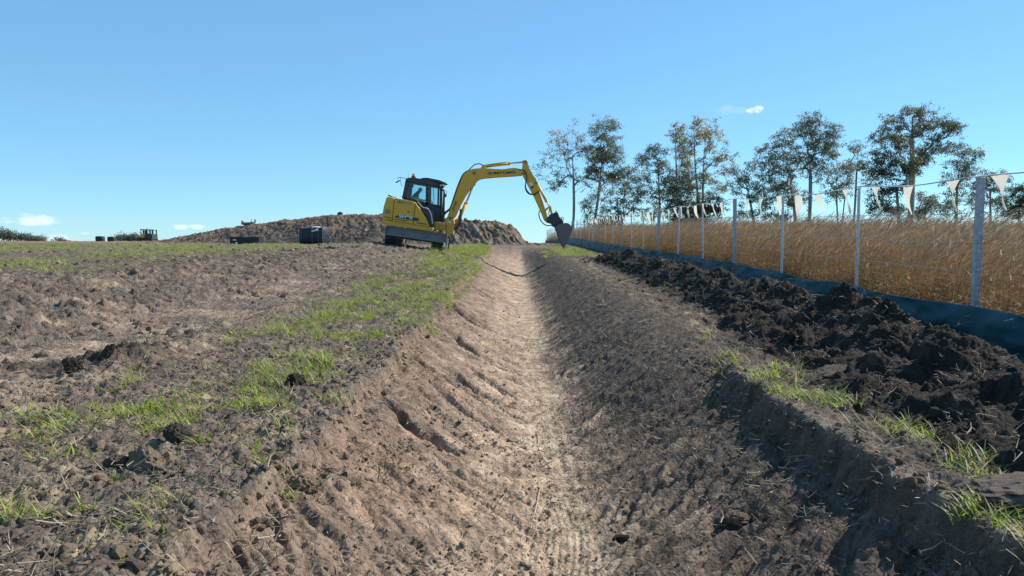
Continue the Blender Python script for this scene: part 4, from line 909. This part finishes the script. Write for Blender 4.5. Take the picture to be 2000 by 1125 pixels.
        for s in (-1, 1):
            sh = add(813, 379.5, .5 + .18 * s, .065); el = add(818, 390, .5 + .25 * s, .05); wr = add(829, 392, .5 + .22 * s, .038); ha = add(833, 391, .5 + .2 * s, .04); E += [(ch, sh), (sh, el), (el, wr), (wr, ha)]
            kn = add(826, 395.5, .5 + .12 * s, .075); an = add(831, 414, .5 + .12 * s, .05); ft = add(837, 416, .5 + .12 * s, .045); hp = add(807, 397, .5 + .1 * s, .09); E += [(pe, hp), (hp, kn), (kn, an), (an, ft)]
        org = pts[0].copy(); me.from_pydata([p - org for p in pts], E, []); o = bpy.data.objects.new('person', me); C.objects.link(o); o.location = org
        sk = o.modifiers.new('skin', 'SKIN'); o.modifiers.new('sub', 'SUBSURF').levels = 1; o.modifiers['sub'].render_levels = 1
        for i, r in enumerate(rad): me.skin_vertices[0].data[i].radius = (r, r)
        me.skin_vertices[0].data[0].use_root = True
        sh_m, N, L, b = new_mat('work_clothes'); b.inputs['Roughness'].default_value = .85
        tc = N.new('ShaderNodeTexCoord'); sx = N.new('ShaderNodeSeparateXYZ'); L.new(tc.outputs['Object'], sx.inputs[0]); cr = N.new('ShaderNodeValToRGB'); mr = N.new('ShaderNodeMapRange'); mr.inputs['From Min'].default_value = -.5; mr.inputs['From Max'].default_value = .7; L.new(sx.outputs['Z'], mr.inputs['Value']); L.new(mr.outputs[0], cr.inputs[0])
        cr.color_ramp.interpolation = 'CONSTANT'; e = cr.color_ramp.elements; e[0].position = 0; e[0].color = (.02, .025, .05, 1); e[1].position = .42; e[1].color = (.55, .62, .06, 1)
        for ps, c in ((.60, (.03, .035, .07, 1)), (.775, (.30, .17, .11, 1)), (.93, (.03, .02, .015, 1))): k = e.new(ps); k.color = c
        L.new(cr.outputs[0], b.inputs['Base Color']); me.materials.append(sh_m)
        tag(o, 'operator in a yellow and navy work shirt seated in the excavator cab', 'person')
    body()
    return root
build_excavator()

# ------------------------------------------------------------------ bales and other things on the field
M_PLASTIC = plain('black_plastic_wrap', (.012, .014, .024), .6, 0, .3, 6, .4); M_STRAP = plain('grey_strap', (.16, .18, .2), .5); M_PALESHEET = plain('pale_sheet', (.7, .7, .7), .6); M_TIMBER = plain('weathered_timber', (.20, .17, .11), .8, 0, .3, 12)
def bale(name, x0, x1, yt, yb, Y, label, yaw=.28, detail_=True, grp=None):
    a, b = px(x0, yb, Y), px(x1, yb, Y); w = (b - a).length; h = (yb - yt) / F * Y; base_p = (a + b) / 2
    root = empty(name, (base_p.x, base_p.y + .4, base_p.z)); root.rotation_euler = (0, 0, -yaw); tag(root, label, 'bale', grp)
    ax = w * .93; dp = h * .95; n = 20; ns = 12; V = []; Fc = []
    def ring(t, inset, k):
        out = []
        for j in range(n):
            an = 2 * math.pi * j / n; c, s = math.cos(an), math.sin(an); e = .45
            rr = 1 - inset; bump = 1 + .018 * math.sin(j * 3.1 + t * 9) + .02 * math.sin(t * 14 + j)
            out.append((t, math.copysign(abs(c) ** e, c) * dp / 2 * rr * bump, h / 2 + math.copysign(abs(s) ** e, s) * h / 2 * rr * (bump if s > 0 else 1)))
        return out
    rings = [ring(-ax / 2, .9, 0), ring(-ax / 2 + .005, .16, 0)] + [ring(-ax / 2 + .04 + (ax - .08) * k / ns, 0, k) for k in range(ns + 1)] + [ring(ax / 2 - .005, .13, 0), ring(ax / 2, .9, 0)]
    for r in rings: V += r
    Fc = [(k * n + j, k * n + (j + 1) % n, (k + 1) * n + (j + 1) % n, (k + 1) * n + j) for k in range(len(rings) - 1) for j in range(n)]
    link(np_mesh('wrapping', V, Fc, M_PLASTIC, parent=root))
    if detail_:
        for t in (-.39, .05, .30):
            m = MB(); rg = ring(t * ax, -.012, 0); m.tube([Vector(p) for p in rg + rg[:1]], .012, 5, 2); m.build('strap', M_STRAP, root, True)
        m = MB(); m.tube([Vector(p) for p in ring(ax / 2 - .03, -.01, 0) + ring(ax / 2 - .03, -.01, 0)[:1]], .022, 5, 2); m.build('end_band', M_STRAP, root, True)
    m = MB(); m.ball((.06 * ax, 0, h * .985), .22 * h, (1.5, 1.0, .35)); m.build('loose_sheet', M_PALESHEET, root, True)
    if detail_:
        m = MB(); m.box((.13 * ax, -dp / 2 * 1.02, h * .8), (.34, .012, .10), Matrix.Rotation(-.2, 3, 'Y')); m.box((.27 * ax, -dp / 2 * 1.02, h * .86), (.14, .012, .16)); m.build_each('label_sticker', M_PALESHEET, root)
    return root
bale('wrapped_bale', 584, 641, 444, 477.5, 52, 'large bale in black plastic with grey straps standing near the stockpile')
bale('wrapped_bale', 185, 200.5, 461.3, 472.5, 104, 'leftmost small black bale on the far crest', .1, False, 'small black bales on the crest')
bale('wrapped_bale', 208, 222.5, 462.3, 472.5, 104, 'small black bale on the far crest, nearer the yellow loader', .1, False, 'small black bales on the crest')
def trough():
    Y = 50; a, b = px(453.5, 478, Y), px(512, 478, Y); w = b.x - a.x; h = 16 / F * Y; root = empty('black_trough', ((a.x + b.x) / 2, Y, a.z + .02)); root.rotation_euler = (0, .0, -.12)
    tag(root, 'long low black open trough lying in the grass left of the large bale', 'trough')
    t = .03
    for v in (-.35, .35): MB().box((0, v, h * .42), (w, t, h * .84), bevel=.01).build('side_board', M_PLASTIC, root)
    MB().box((0, 0, .03), (w, .68, .05)).build('floor_board', M_PLASTIC, root)
    for s in (-1, 1): MB().box((s * (w / 2 - .02), 0, h * .5), (.07, .76, h), bevel=.02).build('end_plate', M_PLASTIC, root)
    m = MB(); m.box((0, -.36, h * .86), (w * .98, .05, .05), bevel=.01); m.box((0, .36, h * .86), (w * .98, .05, .05), bevel=.01); m.build_each('rim', M_BLK, root)
    MB().box((-w * .34, -.372, h * .55), (.22, .008, .08)).build('sticker', M_PALESHEET, root)
trough()
def loader():
    Y = 108; s = Y / F; g = px(290, 472, Y); root = empty('track_loader', (g.x, g.y, g.z - .1)); tag(root, 'distant small yellow tracked loader with a dark cab on the crest', 'loader')
    q = lambda x, y: ((x - 290) * s, (472 - y) * s + .1)
    for v in (-.75, .75):
        m = MB(); m.prism([q(277.5, 472.5), (q(274, 468)), q(277, 464), q(300, 464), q(303.5, 468), q(301, 472.5)], v - .2, v + .2, .05, 2); m.build('track', M_RUB, root)
    MB().prism([q(275, 468), q(277, 461), q(287, 455), q(290, 459), q(290, 470), q(276, 471)], -.8, .8, .04).build('body', M_YEL, root)
    MB().prism([q(287.5, 459), q(302.5, 457), q(303.5, 467), q(301, 470), q(288, 471)], -.85, .85, .04).build('rear_hood', M_BLK, root)
    m = MB()
    for v in (-.55, .55):
        for a, b in (((279.5, 458), (279.5, 449)), ((290.5, 457), (290.5, 449)), ((296.5, 457), (296, 449.5))): m.cyl(Vector((*q(*a), v)).xzy, Vector((*q(*b), v)).xzy, .05, seg=6)
    cb = MB().prism([q(279, 458.5), q(279, 456.5), q(297, 456.5), q(297, 458.5)], -.6, .6, .02).build('cab_base', M_BLK, root); m.build_each('cab_post', M_BLK, cb)
    MB().prism([q(278.5, 449.6), q(278.8, 447.8), q(296.5, 448.2), q(297, 450)], -.65, .65, .02).build('cab_roof', M_BLK, cb)
    MB().prism([q(286, 457.5), q(286, 450), q(296, 450), q(296, 457.5)], -.5, .5).build('window', M_GLASS, cb); MB().box(Vector((*q(284, 455), 0)).xzy, (.3, .9, .7), bevel=.04).build('seat', M_SEAT, cb)
    MB().cyl(Vector((*q(288, 448), 0)).xzy, Vector((*q(288.3, 445.6), 0)).xzy, .06, .04, seg=8).build('beacon', M_ORANGE, cb)
    m = MB(); m.box(Vector((*q(302, 453), .6)).xzy, (.12, .12, .6)); m.box(Vector((*q(302, 453), -.6)).xzy, (.12, .12, .6)); m.box(Vector((*q(300, 449.8), 0)).xzy, (.5, 1.3, .08)); m.build_each('lift_tower', M_BLK, root)
loader()
def ridge_timber():
    p = ridge_pt(489); root = empty('timber_bundle', p + Vector((0, -.2, -.08))); tag(root, 'pale timber slab with two pegs resting on the stockpile crest', 'timber')
    MB().box((0, 0, .14), (1.05, .3, .2), Matrix.Rotation(-.05, 3, 'Y'), .03).build('slab', M_TIMBER, root); MB().box((-.5, 0, .2), (.15, .3, .34), bevel=.03).build('end_block', M_TIMBER, root)
    for x in (.22, .5, .58): MB().box((x, .05, .34), (.05, .05, .28)).build('peg', M_TIMBER, root)
ridge_timber()

# ------------------------------------------------------------------ trees
M_LEAF = leaf_mat('gum_leaves', .5, .45); M_BARK = plain('gum_bark', (.30, .265, .23), .9, 0, .4, 3, .4)
def make_tree(seed, bx, Y, lobes, label, trunk_r=.22, density=1.0, tone=(.175, .19, .115), flush=None, flush_amt=0., top_at=None, lean=0, leaf=.23, group='gum trees beyond the paddock', cat='tree', by=None, per=22, forks=1):
    r = np.random.RandomState(seed); S = Y / F; X0 = (bx - 1000) * S; z0 = (gz(X0, Y) if by is None else px(bx, by, Y).z) - .15
    W = lambda x, y: np.array(((x - 1000) * S, Y, EYE + (HY - y) * S))
    cl = []
    for (cx, cy, rx, ry) in lobes:
        k = max(4, int(density * 9.5 * (rx * ry * S * S) ** .62)); c = W(cx, cy)
        for _ in range(k):
            d = r.randn(3); d /= np.linalg.norm(d); q = .35 + .65 * r.rand() ** .5
            cl.append(c + d * np.array((rx * S, min(rx, ry * 1.2) * S, ry * S)) * q)
    cl = np.array(cl); topc = cl[np.argmax(cl[:, 2])]
    tx, ty = (top_at if top_at is not None else (None, None))
    top = W(tx, ty) if tx is not None else np.array((cl[:, 0].mean() * .6 + X0 * .4, Y, z0 + (topc[2] - z0) * .82))
    P, par = [], []; n = 16
    for f in range(forks):
        tp = top + np.array(((f - (forks - 1) / 2) * 1.6, r.randn() * .8, -f * .5)) if forks > 1 else top
        wob = r.randn(2, 3) * .3; prev = -1
        for i in range(n + 1):
            t = i / n; p = np.array((X0, Y, z0)) * (1 - t) + tp * t; p = p + np.array((math.sin(t * 5 + wob[0, 0]) * .16 + wob[0, 1] * math.sin(t * 3.1) * .5, math.sin(t * 4 + wob[1, 0]) * .2, 0)) * min(1, t * 4) * (1 if t < 1 else 1)
            P.append(p); par.append(prev if i else (-1 if f == 0 else 2)); prev = len(P) - 1
    tips = []
    cen = np.array(P)[n // 2]
    for c in cl[np.argsort(np.linalg.norm((cl - np.array((X0, Y, cen[2]))) * np.array((1, 1, .5)), axis=1))]:
        A = np.array(P); d = np.linalg.norm(A - c, axis=1); up = A[:, 2] - c[2]
        cost = d + np.clip(up + .35 * d, 0, None) * 1.8 + (np.arange(len(A)) < 5) * 3
        j = int(np.argmin(cost)); a = A[j]; m = max(2, int(d[j] / .8)); mid = (a + c) / 2 + np.array((0, 0, .16 * d[j])) + r.randn(3) * .045 * d[j]; prev = j
        for i in range(1, m + 1):
            t = i / m; p = a * (1 - t) ** 2 + 2 * mid * t * (1 - t) + c * t * t
            P.append(p); par.append(prev); prev = len(P) - 1
        for k in range(4):                                 # twigs
            e = c + r.randn(3) * np.array((.46, .46, .30)) * (max(leaf, .3) / .3) + np.array((0, 0, .1)); P.append(e); par.append(prev); tips.append(e)
    P = np.array(P); par = np.array(par); area = np.full(len(P), .0); has = np.zeros(len(P), bool); has[par[par >= 0]] = True
    area[~has] = 1.0
    for i in range(len(P) - 1, -1, -1):
        if par[i] >= 0: area[par[i]] += area[i]
    rad = trunk_r * (area / area.max()) ** .60; rad = np.maximum(rad, .016); rad[0] *= 1.15
    e = np.where(par >= 0)[0]; p0, p1 = P[par[e]], P[e]; r0_, r1_ = np.minimum(rad[par[e]], rad[e] * 1.35), rad[e]; ns = 6
    d = p1 - p0; d /= np.linalg.norm(d, axis=1)[:, None] + 1e-9; ref = np.where(np.abs(d[:, 2:3]) > .9, np.array([[1., 0, 0]]), np.array([[0, 0, 1.]])); x = np.cross(d, ref); x /= np.linalg.norm(x, axis=1)[:, None]; y = np.cross(d, x)
    an = np.arange(ns) * 2 * np.pi / ns; off = x[:, None, :] * np.cos(an)[None, :, None] + y[:, None, :] * np.sin(an)[None, :, None]
    V = np.concatenate([p0[:, None, :] - d[:, None, :] * r0_[:, None, None] * .3 + off * r0_[:, None, None], p1[:, None, :] + off * r1_[:, None, None]], 1).reshape(-1, 3)
    k = np.arange(len(e))[:, None] * 2 * ns; j = np.arange(ns)[None, :]; Fc = np.stack([k + j, k + (j + 1) % ns, k + ns + (j + 1) % ns, k + ns + j], 2).reshape(-1, 4)
    root = empty('gum_tree', (X0, Y, z0 + .15)); org = np.array(root.location); tag(root, label, cat, group)
    link(np_mesh('trunk', V - org, Fc, M_BARK, parent=root))
    tips = np.array(tips); nl = per; cpos = np.repeat(tips, nl, 0); m = len(cpos)
    cpos = cpos + r.randn(m, 3) * np.array((.22, .22, .15)) * (max(leaf, .3) / .3)
    ld = r.randn(m, 3) * .7 + np.array((0, 0, -.55)); ld /= np.linalg.norm(ld, axis=1)[:, None]; sd_ = np.cross(ld, r.randn(m, 3)); sd_ /= np.linalg.norm(sd_, axis=1)[:, None]
    L_ = leaf * (.6 + .7 * r.rand(m))[:, None]; Wd = L_ * .24
    Q = np.stack([cpos, cpos + ld * L_ * .45 + sd_ * Wd, cpos + ld * L_, cpos + ld * L_ * .45 - sd_ * Wd], 1).reshape(-1, 3)
    tc = np.array(tone)[None] * (.55 + .9 * r.rand(len(tips), 1)) * np.array((1, 1, 1)) * (1 + np.array((.25, .0, -.1)) * r.randn(len(tips), 1) * .6); lc_ = np.repeat(tc, nl, 0) * (.75 + .5 * r.rand(m, 1))
    if flush is not None:                                  # pale new growth on some branch ends
        zz = (tips[:, 2] - tips[:, 2].min()) / (np.ptp(tips[:, 2]) + 1e-6); fm = (r.rand(len(tips)) < flush_amt * (.3 + zz)); fm = np.repeat(fm, nl); lc_[fm] = np.array(flush)[None] * (.7 + .6 * r.rand(fm.sum(), 1))
    link(np_mesh('crown', Q - org, np.arange(len(Q)).reshape(-1, 4), M_LEAF, np.repeat(lc_, 4, 0), smooth=False, parent=root))
GR = (.062, .078, .042); DK = (.09, .105, .055); YL = (.46, .36, .14); BR = (.22, .15, .08)
TREES = [
 (1117, 112, [(1110, 262, 38, 28), (1085, 300, 28, 26), (1125, 300, 30, 30), (1065, 335, 26, 18), (1100, 345, 30, 22), (1142, 290, 16, 30), (1085, 372, 16, 18), (1140, 355, 16, 20)], 'tall slender gum with bare straight trunk and sparse yellowish crown, nearest the bucket', dict(trunk_r=.20, density=.62, flush=YL, flush_amt=.55, top_at=(1118, 250), per=11)),
 (1152, 114, [(1180, 262, 26, 28), (1190, 300, 26, 26), (1172, 310, 22, 22), (1205, 335, 14, 18), (1160, 340, 16, 14), (1190, 350, 18, 12)], 'gum leaning right with a dense dark oval crown, second from the bucket', dict(trunk_r=.21, density=1.5, top_at=(1182, 262))),
 (1205, 108, [(1165, 400, 26, 24), (1205, 375, 34, 26), (1235, 350, 26, 24), (1225, 410, 30, 22), (1190, 430, 24, 14), (1250, 395, 16, 24), (1150, 432, 16, 10)], 'low spreading many stemmed tree with crooked trunk left of the dense grove', dict(trunk_r=.24, density=.8, forks=2, top_at=(1215, 360))),
 (1284, 116, [(1282, 295, 24, 16), (1270, 325, 32, 24), (1300, 340, 26, 28), (1262, 365, 26, 24), (1295, 385, 28, 24), (1275, 415, 24, 16)], 'mid sized open crowned gum between the crooked tree and the tallest grove tree', dict(trunk_r=.2, density=.85, top_at=(1284, 300))),
 (1322, 118, [(1312, 256, 18, 12), (1322, 280, 16, 18), (1330, 310, 14, 18)], 'very slender gum with small high leaf tuft left of the brown topped tree', dict(trunk_r=.13, density=.8, top_at=(1318, 255), flush=YL, flush_amt=.3)),
 (1371, 114, [(1365, 252, 32, 18), (1350, 285, 34, 26), (1390, 280, 30, 28), (1408, 320, 22, 28), (1360, 330, 36, 28), (1392, 360, 30, 28), (1345, 375, 26, 26)], 'broad tall tree with fine upright branches and brownish yellow crown tips', dict(trunk_r=.27, density=.72, flush=YL, flush_amt=.5, top_at=(1366, 262), forks=2)),
 (1338, 108, [(1330, 365, 34, 26), (1325, 400, 36, 26), (1365, 415, 38, 24), (1385, 400, 24, 22), (1340, 430, 40, 12)], 'dense dark understorey tree beneath the brown topped tree', dict(trunk_r=.18, density=1.7, tone=DK, top_at=(1340, 385))),
 (1476, 106, [(1448, 335, 22, 18), (1440, 360, 22, 18), (1470, 375, 26, 20), (1485, 395, 20, 24), (1460, 415, 22, 14), (1498, 420, 10, 10)], 'small leaning gum with bare lower stem right of the dark grove', dict(trunk_r=.19, density=.8, top_at=(1452, 335))),
 (1552, 112, [(1525, 275, 26, 18), (1500, 305, 28, 24), (1540, 315, 28, 26), (1492, 335, 22, 20), (1530, 355, 30, 26), (1510, 375, 26, 18), (1550, 390, 22, 24)], 'spreading gum with a full grey green crown left of the taller twin', dict(trunk_r=.24, density=1.1, top_at=(1530, 285))),
 (1577, 110, [(1585, 240, 26, 16), (1568, 258, 26, 20), (1605, 265, 26, 22), (1578, 295, 34, 26), (1615, 300, 20, 18), (1622, 275, 14, 14), (1590, 335, 28, 22)], 'tall gum with a rounded clumped crown on a straight dark trunk', dict(trunk_r=.25, density=1.05, top_at=(1580, 245))),
 (1634, 108, [(1630, 345, 24, 22), (1650, 330, 16, 18), (1625, 380, 22, 20), (1650, 375, 18, 18)], 'thin twin stemmed sapling with sparse reddish crown between the big gums', dict(trunk_r=.14, density=.7, forks=2, flush=BR, flush_amt=.3, top_at=(1640, 330))),
 (1663, 112, [(1670, 292, 16, 12), (1680, 315, 16, 18), (1660, 330, 12, 16), (1690, 345, 14, 20)], 'slender gum with wispy pale crown left of the largest tree', dict(trunk_r=.15, density=.7, top_at=(1672, 290))),
 (1774, 106, [(1775, 222, 26, 16), (1740, 245, 28, 18), (1800, 240, 32, 20), (1715, 268, 22, 14), (1770, 262, 32, 18), (1835, 255, 26, 18), (1855, 252, 14, 12), (1825, 285, 22, 18), (1800, 300, 24, 18), (1785, 325, 20, 14)], 'largest gum with thick trunk and wide umbrella crown', dict(trunk_r=.40, density=1.1, top_at=(1775, 232))),
 (1752, 100, [(1745, 285, 28, 16), (1725, 310, 30, 18), (1765, 315, 26, 20), (1710, 335, 18, 18), (1750, 345, 30, 20), (1725, 375, 30, 14), (1715, 400, 22, 14), (1740, 415, 26, 12)], 'dark dense tree standing in front of the largest gum', dict(trunk_r=.2, density=1.35, tone=DK, top_at=(1745, 300))),
 (1862, 106, [(1868, 298, 20, 14), (1890, 305, 18, 16), (1862, 325, 22, 16), (1885, 340, 22, 20), (1850, 360, 20, 14), (1860, 395, 22, 18), (1845, 412, 22, 12)], 'medium gum with layered dark clumps right of the largest tree', dict(trunk_r=.19, density=.9, top_at=(1872, 305))),
 (1930, 104, [(1930, 345, 24, 12), (1945, 360, 16, 14), (1905, 365, 26, 10), (1935, 380, 18, 16), (1900, 395, 22, 16)], 'brownish tinted small gum behind the nearest strainer post', dict(trunk_r=.16, density=.9, flush=BR, flush_amt=.4, top_at=(1930, 350))),
 (1985, 120, [(1990, 375, 26, 14), (1970, 400, 30, 16), (2010, 395, 26, 18), (1985, 415, 34, 12)], 'bushy bright green tree at the right edge of the picture', dict(trunk_r=.22, density=1.6, tone=(.075, .11, .04), top_at=(1988, 385))),
 (1805, 112, [(1808, 388, 16, 12), (1805, 405, 18, 14), (1795, 420, 22, 10)], 'small round topped sapling right of the largest trunk', dict(trunk_r=.11, density=1.2, top_at=(1806, 392))),
 (1182, 96, [(1182, 440, 22, 9)], 'low yellow green shrub in the grass below the leaning gum', dict(trunk_r=.06, density=2, tone=(.16, .17, .05), cat='shrub', group='shrubs in the paddock', top_at=(1182, 440))),
 (1526, 92, [(1525, 424, 9, 8)], 'tiny dark shrub poking above the brown grass beside the thin picket', dict(trunk_r=.05, density=2, tone=DK, cat='shrub', group='shrubs in the paddock', top_at=(1525, 424))),
]
for i, (bx, Y, lobes, label, kw) in enumerate(TREES): make_tree(1000 + i, bx, Y, lobes, label, **kw)
FAR = [(8, 456, 14, 9, 'leftmost far tree on the skyline at the picture edge'), (28, 460, 14, 8, 'second far tree from the left picture edge'), (55, 464, 14, 7, 'far tree between the left grove and the cloud'), (78, 466, 12, 6, 'rightmost tree of the far left grove'),
       (122, 469, 9, 3.5, 'lone low far bush on the left skyline'), (236, 464, 9, 6, 'far tree just right of the small bales'), (252, 465, 10, 6, 'far tree midway between small bales and loader'), (269, 463, 8, 7, 'far tree close behind the distant loader')]
for i, (x, y, rx, ry, lb) in enumerate(FAR):
    make_tree(2000 + i, x, 330, [(x, y, rx, ry), (x + rx * .6, y + ry * .5, rx * .6, ry * .6), (x - rx * .6, y + ry * .4, rx * .6, ry * .6)], lb, trunk_r=.25, density=.9, tone=(.15, .175, .13), leaf=.6, per=8, by=478, top_at=(x, y), group='far trees on the left skyline')
